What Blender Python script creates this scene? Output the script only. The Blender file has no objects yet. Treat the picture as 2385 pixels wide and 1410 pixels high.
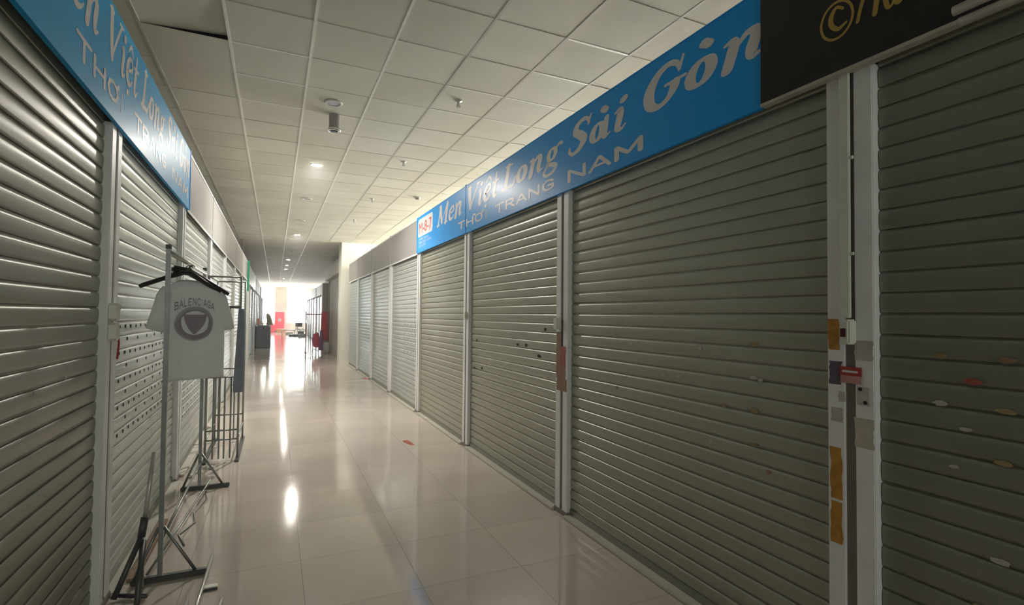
import bpy, bmesh, math, random
from mathutils import Vector, Matrix
random.seed(7)
PI = math.pi
S = bpy.context.scene
C = S.collection

# ------------------------------------------------------------------ camera
F_PX, W_PX = 1195.0, 2385.0
yaw, pitch, roll = 0.432, 0.026, 0.010
CAM_Z = 1.5
cy_, sy_, cp_, sp_ = math.cos(yaw), math.sin(yaw), math.cos(pitch), math.sin(pitch)
fwd = Vector((sy_ * cp_, cy_ * cp_, sp_))
rt0 = Vector((cy_, -sy_, 0))
up0 = rt0.cross(fwd)
rt = math.cos(roll) * rt0 + math.sin(roll) * up0
up = -math.sin(roll) * rt0 + math.cos(roll) * up0
cd = bpy.data.cameras.new('camera')
cam = bpy.data.objects.new('camera', cd)
C.objects.link(cam)
cd.sensor_width = 36
cd.lens = F_PX / W_PX * 36
cd.clip_start = 0.05
cd.clip_end = 300
m = Matrix((rt, up, -fwd)).transposed().to_4x4()
m.translation = Vector((0, 0, CAM_Z))
cam.matrix_world = m
S.camera = cam

# ------------------------------------------------------------------ world, exposure, light levels
w = bpy.data.worlds.new('world')
S.world = w
w.use_nodes = True
w.node_tree.nodes['Background'].inputs[0].default_value = (0.85, 0.95, 1.0, 1)
w.node_tree.nodes['Background'].inputs[1].default_value = 1.0
S.view_settings.view_transform = 'Standard'
S.view_settings.look = 'None'
S.view_settings.exposure = 1.9
S.view_settings.gamma = 1.0
S.view_settings.use_curve_mapping = False
S.cycles.max_bounces = 8
S.cycles.diffuse_bounces = 5
S.cycles.glossy_bounces = 4
S.cycles.sample_clamp_indirect = 6.0
WIN_END = 5.5       # daylight through the end windows
WIN_SIDE = 10.5       # daylight through the side windows of the next aisle
FILL_FAR = 1.1  # added far side panes, unseen, brighten the far ceiling
FILL_BACK = 0.9  # added pane behind the viewer, weak fill
LAMP_MAIN = 720.0
LAMP = 150.0
LAMP_MID = 550.0
GLARE_VEIL = 0.009  # density of the volume that mimics lens glare

# ------------------------------------------------------------------ helpers
def new_bm():
    return bmesh.new()

def link(name, bm, mat=None, parent=None, smooth=False, mats=None):
    me = bpy.data.meshes.new(name)
    bmesh.ops.recalc_face_normals(bm, faces=bm.faces[:]) if not getattr(link, 'raw', False) else None
    bm.to_mesh(me)
    bm.free()
    if mats:
        for mm in mats: me.materials.append(mm)
    elif mat:
        me.materials.append(mat)
    if smooth:
        for p in me.polygons: p.use_smooth = True
    o = bpy.data.objects.new(name, me)
    C.objects.link(o)
    if parent: o.parent = parent
    return o

def tag(o, label=None, cat=None, group=None, kind=None):
    if label: o['label'] = label
    if cat: o['category'] = cat
    if group: o['group'] = group
    if kind: o['kind'] = kind
    return o

def empty(name, loc, label=None, cat=None, group=None, rz=0):
    o = bpy.data.objects.new(name, None)
    C.objects.link(o)
    o.location = loc
    o.rotation_euler = (0, 0, rz)
    o.empty_display_size = 0.1
    return tag(o, label, cat, group)

def struct(name, bm, mat, parent=None, smooth=False):
    o = link(name, bm, mat, parent, smooth)
    if not parent: o['kind'] = 'structure'
    return o

def box(bm, x0, x1, y0, y1, z0, z1, bev=0.0, mi=0):
    vs = [bm.verts.new((x, y, z)) for x in (x0, x1) for y in (y0, y1) for z in (z0, z1)]
    idx = [(0, 1, 3, 2), (4, 6, 7, 5), (0, 4, 5, 1), (2, 3, 7, 6), (0, 2, 6, 4), (1, 5, 7, 3)]
    fs = []
    for f in idx:
        fc = bm.faces.new([vs[i] for i in f]); fc.material_index = mi; fs.append(fc)
    if bev > 0:
        es = list({e for f in fs for e in f.edges})
        bmesh.ops.bevel(bm, geom=es, offset=bev, segments=2, affect='EDGES')
    return bm

def quad(bm, pts, mi=0):
    f = bm.faces.new([bm.verts.new(p) for p in pts]); f.material_index = mi
    return f

def tube(bm, pts, r, n=10, caps=True, radii=None):
    pts = [Vector(p) for p in pts]
    rings = []
    prev = None
    for i, p in enumerate(pts):
        if i == 0: d = pts[1] - p
        elif i == len(pts) - 1: d = p - pts[i - 1]
        else: d = (pts[i + 1] - p).normalized() + (p - pts[i - 1]).normalized()
        d.normalize()
        if prev is None:
            a = Vector((0, 0, 1)) if abs(d.z) < .9 else Vector((1, 0, 0))
            u = d.cross(a).normalized()
        else:
            u = (prev - d * prev.dot(d)).normalized()
        prev = u
        v = d.cross(u)
        rr = radii[i] if radii else r
        rings.append([bm.verts.new(p + rr * (math.cos(2 * PI * k / n) * u + math.sin(2 * PI * k / n) * v)) for k in range(n)])
    for a, b in zip(rings, rings[1:]):
        for k in range(n):
            bm.faces.new((a[k], a[(k + 1) % n], b[(k + 1) % n], b[k]))
    if caps:
        bm.faces.new(rings[0][::-1]); bm.faces.new(rings[-1])
    return bm

def lathe(bm, prof, cx=0, cy=0, n=24):
    rings = []
    for r, z in prof:
        if r < 1e-6: rings.append([bm.verts.new((cx, cy, z))])
        else: rings.append([bm.verts.new((cx + r * math.cos(2 * PI * k / n), cy + r * math.sin(2 * PI * k / n), z)) for k in range(n)])
    for a, b in zip(rings, rings[1:]):
        for k in range(n):
            if len(a) == 1 and len(b) == 1: continue
            if len(a) == 1: bm.faces.new((a[0], b[k], b[(k + 1) % n]))
            elif len(b) == 1: bm.faces.new((a[k], a[(k + 1) % n], b[0]))
            else: bm.faces.new((a[k], a[(k + 1) % n], b[(k + 1) % n], b[k]))
    return bm

# ------------------------------------------------------------------ materials
def mat(name, col, rough=0.5, metal=0.0, var=0.0, vscale=3.0, bump=0.0, bscale=40.0, col2=None, spec=0.5,
        rvar=0.0, coat=0.0, emit=None, estr=0.0, trans=0.0):
    ma = bpy.data.materials.new(name)
    ma.use_nodes = True
    nt = ma.node_tree
    b = nt.nodes['Principled BSDF']
    b.inputs['Base Color'].default_value = (*col, 1)
    b.inputs['Roughness'].default_value = rough
    b.inputs['Metallic'].default_value = metal
    b.inputs['Specular IOR Level'].default_value = spec
    b.inputs['Coat Weight'].default_value = coat
    b.inputs['Coat Roughness'].default_value = .22
    b.inputs['Transmission Weight'].default_value = trans
    if emit:
        b.inputs['Emission Color'].default_value = (*emit, 1)
        b.inputs['Emission Strength'].default_value = estr
    if var > 0 or col2 or bump > 0 or rvar > 0:
        geo = nt.nodes.new('ShaderNodeNewGeometry')
    if var > 0 or col2:
        nz = nt.nodes.new('ShaderNodeTexNoise')
        nz.inputs['Scale'].default_value = vscale
        nz.inputs['Detail'].default_value = 6
        nz.inputs['Roughness'].default_value = 0.65
        nt.links.new(geo.outputs['Position'], nz.inputs['Vector'])
        rp = nt.nodes.new('ShaderNodeValToRGB')
        rp.color_ramp.elements[0].position = 0.35
        rp.color_ramp.elements[1].position = 0.68
        c2 = col2 or tuple(c * (1 + var) for c in col)
        c1 = tuple(c * (1 - var) for c in col) if not col2 else col
        rp.color_ramp.elements[0].color = (*c1, 1)
        rp.color_ramp.elements[1].color = (*c2, 1)
        nt.links.new(nz.outputs['Fac'], rp.inputs['Fac'])
        nt.links.new(rp.outputs['Color'], b.inputs['Base Color'])
    if rvar > 0:
        n3 = nt.nodes.new('ShaderNodeTexNoise'); n3.inputs['Scale'].default_value = vscale * 1.7
        n3.inputs['Detail'].default_value = 4
        nt.links.new(geo.outputs['Position'], n3.inputs['Vector'])
        mr = nt.nodes.new('ShaderNodeMapRange')
        mr.inputs['To Min'].default_value = max(0.02, rough - rvar); mr.inputs['To Max'].default_value = rough + rvar
        nt.links.new(n3.outputs['Fac'], mr.inputs['Value'])
        nt.links.new(mr.outputs['Result'], b.inputs['Roughness'])
    if bump > 0:
        n2 = nt.nodes.new('ShaderNodeTexNoise')
        n2.inputs['Scale'].default_value = bscale
        n2.inputs['Detail'].default_value = 4
        nt.links.new(geo.outputs['Position'], n2.inputs['Vector'])
        bp = nt.nodes.new('ShaderNodeBump')
        bp.inputs['Strength'].default_value = bump
        bp.inputs['Distance'].default_value = 0.01
        nt.links.new(n2.outputs['Fac'], bp.inputs['Height'])
        nt.links.new(bp.outputs['Normal'], b.inputs['Normal'])
    return ma

def floor_material():
    ma = bpy.data.materials.new('polished_floor_tile')
    ma.use_nodes = True
    nt = ma.node_tree; N = nt.nodes; L = nt.links
    b = N['Principled BSDF']
    geo = N.new('ShaderNodeNewGeometry')
    sep = N.new('ShaderNodeSeparateXYZ'); L.new(geo.outputs['Position'], sep.inputs[0])
    def mth(op, a, bb=None, c=None):
        n = N.new('ShaderNodeMath'); n.operation = op
        for i, v in enumerate((a, bb, c)):
            if v is None: continue
            if isinstance(v, (int, float)): n.inputs[i].default_value = v
            else: L.new(v, n.inputs[i])
        return n.outputs[0]
    def line(coord, off):
        t = mth('DIVIDE', mth('SUBTRACT', coord, off), 0.6)
        fr = mth('FRACT', t)
        d = mth('MINIMUM', fr, mth('SUBTRACT', 1.0, fr))
        return t, mth('LESS_THAN', d, 0.0028)
    tx, lx = line(sep.outputs[0], 0.17)
    ty, ly = line(sep.outputs[1], 3.40)
    ln = mth('MAXIMUM', lx, ly)
    cmb = N.new('ShaderNodeCombineXYZ')
    L.new(mth('FLOOR', tx), cmb.inputs[0]); L.new(mth('FLOOR', ty), cmb.inputs[1])
    wn = N.new('ShaderNodeTexWhiteNoise'); wn.noise_dimensions = '2D'; L.new(cmb.outputs[0], wn.inputs['Vector'])
    nz = N.new('ShaderNodeTexNoise'); nz.inputs['Scale'].default_value = 1.1; nz.inputs['Detail'].default_value = 7
    L.new(geo.outputs['Position'], nz.inputs['Vector'])
    rp = N.new('ShaderNodeValToRGB')
    rp.color_ramp.elements[0].position = .35; rp.color_ramp.elements[1].position = .7
    rp.color_ramp.elements[0].color = (.61, .53, .465, 1); rp.color_ramp.elements[1].color = (.71, .63, .56, 1)
    L.new(nz.outputs['Fac'], rp.inputs[0])
    mx = N.new('ShaderNodeMixRGB'); mx.blend_type = 'MULTIPLY'
    mx.inputs[0].default_value = 1
    L.new(rp.outputs[0], mx.inputs[1])
    tone = N.new('ShaderNodeMapRange'); tone.inputs['To Min'].default_value = .93; tone.inputs['To Max'].default_value = 1.04
    L.new(wn.outputs['Value'], tone.inputs['Value'])
    L.new(tone.outputs[0], mx.inputs[2])
    m2 = N.new('ShaderNodeMixRGB'); L.new(ln, m2.inputs[0]); L.new(mx.outputs[0], m2.inputs[1])
    m2.inputs[2].default_value = (.34, .29, .25, 1)
    L.new(m2.outputs[0], b.inputs['Base Color'])
    n3 = N.new('ShaderNodeTexNoise'); n3.inputs['Scale'].default_value = 2.3; n3.inputs['Detail'].default_value = 5
    L.new(geo.outputs['Position'], n3.inputs['Vector'])
    mr = N.new('ShaderNodeMapRange'); mr.inputs['To Min'].default_value = .05; mr.inputs['To Max'].default_value = .14
    L.new(n3.outputs['Fac'], mr.inputs['Value'])
    L.new(mr.outputs[0], b.inputs['Roughness'])
    b.inputs['Specular IOR Level'].default_value = .6
    n4 = N.new('ShaderNodeTexNoise'); n4.inputs['Scale'].default_value = 3.0
    L.new(geo.outputs['Position'], n4.inputs['Vector'])
    bp = N.new('ShaderNodeBump'); bp.inputs['Strength'].default_value = .06; bp.inputs['Distance'].default_value = .01
    L.new(n4.outputs['Fac'], bp.inputs['Height']); L.new(bp.outputs[0], b.inputs['Normal'])
    return ma

def ceiling_material():
    ma = bpy.data.materials.new('mineral_ceiling_tile')
    ma.use_nodes = True
    nt = ma.node_tree; N = nt.nodes; L = nt.links
    b = N['Principled BSDF']; b.inputs['Roughness'].default_value = .75
    geo = N.new('ShaderNodeNewGeometry')
    off = N.new('ShaderNodeVectorMath'); off.operation = 'SUBTRACT'; L.new(geo.outputs['Position'], off.inputs[0]); off.inputs[1].default_value = (-.373, 4.62, 0)
    sc = N.new('ShaderNodeVectorMath'); sc.operation = 'DIVIDE'; L.new(off.outputs[0], sc.inputs[0]); sc.inputs[1].default_value = (.6, .6, 100)
    fl = N.new('ShaderNodeVectorMath'); fl.operation = 'FLOOR'; L.new(sc.outputs[0], fl.inputs[0])
    wn = N.new('ShaderNodeTexWhiteNoise'); wn.noise_dimensions = '2D'; L.new(fl.outputs[0], wn.inputs['Vector'])
    nz = N.new('ShaderNodeTexNoise'); nz.inputs['Scale'].default_value = 1.6; nz.inputs['Detail'].default_value = 5
    L.new(geo.outputs['Position'], nz.inputs['Vector'])
    ad = N.new('ShaderNodeMath'); ad.operation = 'MULTIPLY_ADD'; L.new(wn.outputs['Value'], ad.inputs[0]); ad.inputs[1].default_value = .45; L.new(nz.outputs['Fac'], ad.inputs[2])
    rp = N.new('ShaderNodeValToRGB')
    rp.color_ramp.elements[0].position = .35; rp.color_ramp.elements[1].position = 1.0
    rp.color_ramp.elements[0].color = (.60, .58, .48, 1); rp.color_ramp.elements[1].color = (.70, .69, .59, 1)
    L.new(ad.outputs[0], rp.inputs[0]); L.new(rp.outputs[0], b.inputs['Base Color'])
    return ma

M = {}
M['floor'] = floor_material()
M['ceil'] = ceiling_material()
M['tbar'] = mat('ceiling_bar_lit_white', (.86, .86, .78), .45)  # bar colour with the light put in; window frames share it
M['tbar_dim'] = mat('ceiling_bar_unlit_grey', (.54, .53, .45), .6)  # same bars where they catch no light, darkened in colour
M['plenum'] = mat('dark_plenum', (.05, .05, .045), .9)
M['wall'] = mat('painted_wall_cream', (.70, .68, .60), .6, var=.04, vscale=1.5)
M['pillar'] = mat('painted_wall_white', (.88, .88, .80), .5, var=.02, vscale=1.5)
M['beige'] = mat('beige_cladding', (.56, .52, .43), .5, var=.05, vscale=2)
M['brownpillar'] = mat('brown_grey_pillar', (.36, .31, .30), .5)
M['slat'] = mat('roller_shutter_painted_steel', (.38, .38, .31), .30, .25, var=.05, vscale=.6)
M['slat_shaded'] = mat('roller_shutter_shaded_steel', (.27, .27, .22), .34, .2, var=.05, vscale=.6)  # same shutter paint, darkened for the shaded near bays
M['slat_lit'] = mat('roller_shutter_lit_steel', (.55, .58, .55), .32, .4, var=.04, vscale=.6)  # same shutter paint, lightened for the brighter-lit bays
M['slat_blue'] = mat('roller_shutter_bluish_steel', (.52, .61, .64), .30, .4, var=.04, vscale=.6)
M['bar'] = mat('shutter_bottom_rail', (.30, .30, .26), .4, .5)
M['alu'] = mat('aluminium_guide_rail', (.88, .88, .89), .42, .05, var=.06, vscale=4)
M['alu_dark'] = mat('guide_rail_gap', (.24, .205, .19), .6)
M['panel'] = mat('grey_fascia_panel', (.36, .35, .34), .5, spec=.25, var=.03, vscale=1.0)
M['panel_teal'] = mat('pale_teal_fascia', (.48, .60, .58), .3)
M['sign_blue'] = mat('printed_sign_blue', (.0, .38, 1.0), .36, var=.05, vscale=1.2, coat=.06, spec=.3)
M['sign_blue_l'] = mat('printed_sign_light_blue', (.001, .42, .90), .42, var=.05, vscale=1.2, coat=.06, spec=.25)
M['letter'] = mat('sign_letter_pale_grey', (.80, .78, .82), .35)
M['red'] = mat('sign_letter_red', (.72, .06, .05), .35)
M['white'] = mat('white_print', (.78, .76, .78), .35)
M['black'] = mat('black_sign_face', (.012, .010, .010), .35)
M['gold'] = mat('gold_letter', (.50, .34, .08), .4, .3)
M['pvc'] = mat('white_plastic', (.74, .75, .66), .4)
M['pvc_dirty'] = mat('grimy_white_plastic', (.50, .46, .40), .5, var=.15, vscale=8)
M['darkred'] = mat('dark_red_switch', (.10, .012, .02), .3)
M['sill'] = mat('pale_threshold_stone', (.60, .58, .50), .45, var=.08, vscale=6)
M['dark'] = mat('dark_recess', (.015, .015, .014), .8)
M['yellow_tape'] = mat('peeling_orange_tape', (.50, .24, .03), .6, var=.25, vscale=25)
M['pink_label'] = mat('pale_pink_label', (.52, .26, .25), .6)
M['red_label'] = mat('red_label', (.42, .045, .04), .5)
M['purple_stain'] = mat('torn_purple_paper', (.13, .10, .13), .7, var=.3, vscale=40)
M['paper'] = mat('paper_remnant', (.52, .50, .47), .7, var=.1, vscale=30)
M['paper_tan'] = mat('tan_paper_remnant', (.35, .26, .12), .7, var=.2, vscale=30)
M['paper_buff'] = mat('buff_paper_remnant', (.55, .50, .42), .7, var=.1, vscale=30)
M['brown_paper'] = mat('brown_paper_remnant', (.33, .20, .13), .7, var=.25, vscale=20)
M['red_paper'] = mat('faded_red_paper', (.45, .12, .09), .7, var=.2, vscale=20)
M['steel'] = mat('dull_steel_tube', (.30, .32, .31), .35, .7, var=.12, vscale=9)
M['steel_pale'] = mat('pale_steel_tube', (.62, .62, .58), .3, .5)
M['steel_dark'] = mat('dark_connector_steel', (.10, .10, .095), .45, .5)
M['hanger'] = mat('black_plastic_hanger', (.025, .022, .022), .3)
M['shirt'] = mat('grey_green_cotton', (.90, .95, .96), .9, var=.02, vscale=14, bump=.15, bscale=120)
M['print_dark'] = mat('shirt_print_mauve', (.34, .30, .35), .8)
M['print_pale'] = mat('shirt_print_pale', (.42, .45, .47), .8)
M['green'] = mat('green_painted_post', (.03, .42, .20), .4)
M['charcoal'] = mat('charcoal_sheet', (.13, .14, .16), .55, var=.15, vscale=3)
M['cabinet_red'] = mat('red_cabinet_paint', (.80, .06, .10), .35)
M['garment_red'] = mat('red_cloth', (.55, .03, .04), .85, var=.15, vscale=10)
M['pink'] = mat('crimson_bag', (.62, .06, .14), .7)
M['purple'] = mat('purple_strap_cloth', (.17, .05, .16), .8)
M['brown_metal'] = mat('brown_painted_tube', (.26, .10, .08), .4)
M['olive'] = mat('olive_cloth', (.34, .31, .20), .9, var=.1, vscale=8)
M['orange'] = mat('orange_carton', (.70, .36, .20), .7)
M['grey_cloth'] = mat('slate_grey_cloth', (.24, .28, .33), .9, var=.1, vscale=10)
M['skin_grey'] = mat('pale_grey_plastic', (.45, .46, .45), .5)
M['chair_dark'] = mat('dark_chair_frame', (.10, .09, .085), .45)
M['lens_off'] = mat('unlit_lilac_lens', (.72, .66, .80), .3)
M['reflector'] = mat('lamp_ring_white', (.66, .66, .62), .35)
M['can'] = mat('lamp_can_grey', (.38, .37, .33), .45)
M['chrome'] = mat('chrome_ring', (.80, .80, .76), .15, .9)
M['lens_main'] = mat('bright_downlight_lens', (1, 1, 1), .5, emit=(1.0, .95, .86), estr=LAMP_MAIN)
M['lens_mid'] = mat('bright_mid_downlight_lens', (1, 1, 1), .5, emit=(1.0, .93, .82), estr=LAMP_MID)
M['lens_on'] = mat('lit_downlight_lens', (1, 1, 1), .5, emit=(1.0, .96, .88), estr=LAMP)
M['pane_end'] = mat('overexposed_window_pane', (1, 1, 1), .2, emit=(.93, .98, 1.0), estr=WIN_END)
M['pane_side'] = mat('bright_side_window_pane', (1, 1, 1), .2, emit=(1.0, .99, .92), estr=WIN_SIDE)
M['fill_pane_far'] = mat('far_fill_light_pane', (1, 1, 1), .2, emit=(.97, .99, 1.0), estr=FILL_FAR)  # unseen panes, added only to light the far ceiling
M['fill_pane_back'] = mat('rear_fill_light_pane', (1, 1, 1), .2, emit=(.95, 1.0, .95), estr=FILL_BACK)  # unseen pane, added as fill from the rear
M['glass_blue'] = mat('bluish_shopfront_glass', (.45, .62, .68), .12, .2)

# ------------------------------------------------------------------ the hall
H = 3.67
XL, XR, YB, YE = -6.0, 9.0, -5.0, 46.5
XF = 2.0       # front plane of the right-hand booths
XG = -0.763    # front plane of the left-hand booths

bm = new_bm(); box(bm, XL, XR, YB, YE, -0.1, 0.0)
struct('floor', bm, M['floor'])

# ceiling of separate lay-in tiles, each very slightly out of level
bm = new_bm()
gx, gy, g = -.373, 4.62, .6
i0, i1 = int((XL - gx) / g) - 1, int((XR - gx) / g) + 1
j0, j1 = int((YB - gy) / g) - 1, int((YE - gy) / g) + 1
for i in range(i0, i1):
    for j in range(j0, j1):
        x0, x1 = max(XL, gx + i * g), min(XR, gx + i * g + g)
        y0, y1 = max(YB, gy + j * g), min(YE, gy + j * g + g)
        if x1 - x0 < .02 or y1 - y0 < .02: continue
        a = [random.uniform(0, .003) for _ in range(4)]
        if (i, j) == (-1, -1): a = [0.002, .004, .040, .004]     # the tile that has slipped
        if (i, j) == (-1, 0): a = [.0, .0, .0, .0]
        quad(bm, [(x0, y0, H + a[0]), (x0, y1, H + a[1]), (x1, y1, H + a[2]), (x1, y0, H + a[3])])
ce = struct('ceiling', bm, M['ceil'])
bm = new_bm(); box(bm, XL - .1, XR + .1, YB - .1, YE + .1, H + .08, H + .2)
struct('ceiling_slab', bm, M['plenum'])
# the bars that run along the aisle
bm = new_bm()
for i in range(i0 + 1, i1):
    x = gx + i * g
    if XL < x < XR: box(bm, x - .010, x + .010, YB, YE, H - .0012, H + .0035, mi=0 if i in (0, 1, 2) or i < -1 else 1)  # bars that look lit get the brighter colour
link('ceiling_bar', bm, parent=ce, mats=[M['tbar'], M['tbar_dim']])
bm = new_bm()
for j in range(j0 + 1, j1):
    y = gy + j * g
    for i in range(i0, i1):
        x0, x1 = gx + i * g + .012, gx + i * g + g - .012
        if x0 < XL or x1 > XR or not YB < y < YE: continue
        lit = (i, j) in ((4, -1), (4, 0), (4, 1), (3, 1), (0, 1), (0, 2), (3, 0), (4, -2), (0, 0))  # cross bars drawn brighter and wider where they look lit
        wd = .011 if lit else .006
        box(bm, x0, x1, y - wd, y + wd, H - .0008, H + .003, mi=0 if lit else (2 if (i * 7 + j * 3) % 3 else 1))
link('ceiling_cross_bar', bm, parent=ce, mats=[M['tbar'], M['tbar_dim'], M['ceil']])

def wall(name, x0, x1, y0, y1, z0, z1, mt='wall'):
    bm = new_bm(); box(bm, x0, x1, y0, y1, z0, z1)
    return struct(name, bm, M[mt])

wall('wall_left', XL - .15, XL, YB, YE, 0, H)
# rear wall behind the viewer with an unseen window added as dim fill light
def window(name, axis, a0, a1, z0, z1, pos, mt, fmt='tbar', nx=2, out=1):
    """a pane with frame; axis 'y' = wall in a plane of constant y, running along x"""
    bm = new_bm(); fb = new_bm(); t = .04
    if axis == 'y':
        box(bm, a0, a1, pos, pos + .02 * out if out > 0 else pos - .02, z0, z1)
        for k in range(nx + 1):
            x = a0 + (a1 - a0) * k / nx
            box(fb, x - t / 2, x + t / 2, min(pos, pos - .05 * out), max(pos, pos - .05 * out), z0, z1)
        for z in (z0, z1): box(fb, a0, a1, min(pos, pos - .05 * out), max(pos, pos - .05 * out), z - t / 2, z + t / 2)
    else:
        box(bm, min(pos, pos + .02 * out), max(pos, pos + .02 * out), a0, a1, z0, z1)
        for k in range(nx + 1):
            y = a0 + (a1 - a0) * k / nx
            box(fb, min(pos, pos - .05 * out), max(pos, pos - .05 * out), y - t / 2, y + t / 2, z0, z1)
        for z in (z0, z1): box(fb, min(pos, pos - .05 * out), max(pos, pos - .05 * out), a0, a1, z - t / 2, z + t / 2)
    f = struct(name, fb, M[fmt])
    link('pane', bm, M[mt], f)
    return f

bm = new_bm()
for a, b_, z0, z1 in ((XL, -.5, 0, H), (1.8, XR, 0, H), (-.5, 1.8, 0, .9), (-.5, 1.8, 3.2, H)):
    box(bm, a, b_, YB - .15, YB, z0, z1)
struct('wall_back', bm, M['wall'])
window('window_3', 'y', -.5, 1.8, .9, 3.2, YB - .05, 'fill_pane_back', out=-1)
# end wall with two tall windows on the aisle and two more beside them
bm = new_bm()
ends = [(-3.6, -1.9), (-1.2, -.02), (.86, 2.45), (3.3, 5.0)]
xs = XL
for a, b_ in ends:
    box(bm, xs, a, YE, YE + .2, 0, H); xs = b_
    box(bm, a, b_, YE, YE + .2, 0, .70)
box(bm, xs, XR, YE, YE + .2, 0, H)
struct('wall_front', bm, M['wall'])
for k, (a, b_) in enumerate(ends):
    window('window_%d' % (k + 4), 'y', a, b_, .72, H - .03, YE + .1, 'pane_end', nx=1)
# right wall of the neighbouring aisle: long band of windows that lights the ceiling over the booths
bm = new_bm()
side = [(8.2, 10.6), (11.1, 13.5), (14.0, 16.4), (23.0, 28.5), (29.5, 36.0), (37.0, 44.0)]  # the far group is unseen, added to brighten the far ceiling
ys = YB
for a, b_ in side:
    box(bm, XR, XR + .15, ys, a, 0, H); ys = b_
    box(bm, XR, XR + .15, a, b_, 0, .8); box(bm, XR, XR + .15, a, b_, 3.3, H)
box(bm, XR, XR + .15, ys, YE, 0, H)
struct('wall_right', bm, M['wall'])
for k, (a, b_) in enumerate(side):
    window('window_%d' % (k + 10), 'x', a, b_, .8, 3.3, XR + .05, 'pane_side' if k < 3 else 'fill_pane_far')
# white pillar that ends the right-hand booths
bm = new_bm(); box(bm, 1.79, 2.9, 16.2, 16.95, 0, H)
struct('pillar', bm, M['pillar'])
wall('wall_right_shop', 2.13, 8.95, 16.98, 22.3, 0, H, 'beige')
# booth backs and partitions
def booth_shell(name, xf, xb, ys_, ztop=2.9):
    bm = new_bm()
    lo, hi = min(xf, xb), max(xf, xb)
    xb0, xb1 = (xb - .04, xb) if xb > xf else (xb, xb + .04)
    box(bm, xb0, xb1, ys_[0], ys_[-1], 0, ztop)
    for y in ys_: box(bm, lo, hi, y - .02, y + .02, 0, ztop)
    box(bm, lo, hi, ys_[0], ys_[-1], ztop - .04, ztop)
    return struct(name, bm, M['panel'])

RP = [-.93, 1.245, 3.42, 5.605, 7.80, 9.98, 12.10, 14.22, 16.08]
LP_ = [-1.09, 1.09, 3.27, 5.45, 7.63, 9.81, 11.99, 14.17, 16.70]
booth_shell('wall_right_booths', XF + .12, 3.6, RP)
booth_shell('wall_left_booths', XG - .12, -3.1, LP_)

# ------------------------------------------------------------------ roller shutters
PITCH = .077
PROF = [(0, .001), (.0015, .008), (.012, .0095), (.028, .0112), (.044, .012), (.058, .0112), (.070, .0085), (.0715, .001), (.077, .001)]
def shutter(side, y0, y1, mt, label, z1=2.56, group='roller shutters', holes=None, patches=(), lock=None):
    """side +1: faces the aisle from the right (normal -x); -1: from the left"""
    x = XF + .045 if side > 0 else XG - .045
    o = empty('roller_shutter', (x, (y0 + y1) / 2, 0), label, 'shutter', group)
    yc = (y0 + y1) / 2; a, b = y0 - yc, y1 - yc
    bm = new_bm()
    n = int((z1 - .06) / PITCH)
    for k in range(n):
        z = .06 + k * PITCH
        sag = random.uniform(-.0015, .0015)
        row0 = row1 = None
        for q, (dz, d) in enumerate(PROF):
            v0 = bm.verts.new((-side * d, a, z + dz + sag)); v1 = bm.verts.new((-side * d, b, z + dz - sag))
            if row0: 
                f = bm.faces.new((row0, row1, v1, v0)); f.smooth = 1 < q < 7
            row0, row1 = v0, v1
    cur = link('slat_curtain', bm, M[mt], o)
    bm = new_bm(); box(bm, -.02, .02, a, b, .008, .062, .004)
    link('bottom_bar', bm, M['bar'], o)
    if holes:
        bm = new_bm()
        for (hy0, hy1, hz0, hz1) in holes:
            k = int((hz0 - .06) / PITCH)
            while .06 + k * PITCH < hz1:
                z = .06 + k * PITCH + .056
                step = .125 if k % 2 else .25
                y = hy0 + (.02 if k % 2 else .06)
                while y < hy1:
                    jz = random.uniform(-.003, .003)
                    pts = []
                    for t in range(10):
                        an = 2 * PI * t / 10
                        pts.append((-side * (.0125), y - yc + .018 * math.cos(an), z + jz - .008 + .0115 * math.sin(an)))
                    quad(bm, pts)
                    y += step * random.uniform(.95, 1.05)
                k += 1
        link('vent_hole_pattern', bm, M['dark'], o)
    for (py, pz, wy, hz, pm) in patches:
        bm = new_bm()
        pts = []
        for t in range(11):
            an = 2 * PI * t / 11; r_ = random.uniform(.7, 1.1)
            pts.append((-side * .0135, py - yc + wy / 2 * r_ * math.cos(an), pz + hz / 2 * r_ * math.sin(an)))
        quad(bm, pts)
        bm.normal_update(); bmesh.ops.solidify(bm, geom=bm.faces[:], thickness=.001)
        link('paper_scrap', bm, M[pm], o)
    if lock:
        bm = new_bm(); ly, lz = lock
        box(bm, min(-side * .012, -side * .035), max(-side * .012, -side * .035), ly - yc - .03, ly - yc + .03, lz - .02, lz + .02, .004)
        tube(bm, [(-side * .03, ly - yc - .02, lz - .02), (-side * .03, ly - yc - .02, lz - .05), (-side * .03, ly - yc + .02, lz - .05), (-side * .03, ly - yc + .02, lz - .02)], .005, 6)
        link('lock_plate', bm, M['steel_dark'], o)
    # roll housing hidden behind the fascia
    bm = new_bm(); xs_ = sorted((side * .05, side * .07))
    box(bm, xs_[0], xs_[1], a, b, .05, 2.88)
    link('backing_sheet', bm, M['alu_dark'], o)
    return o

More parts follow.
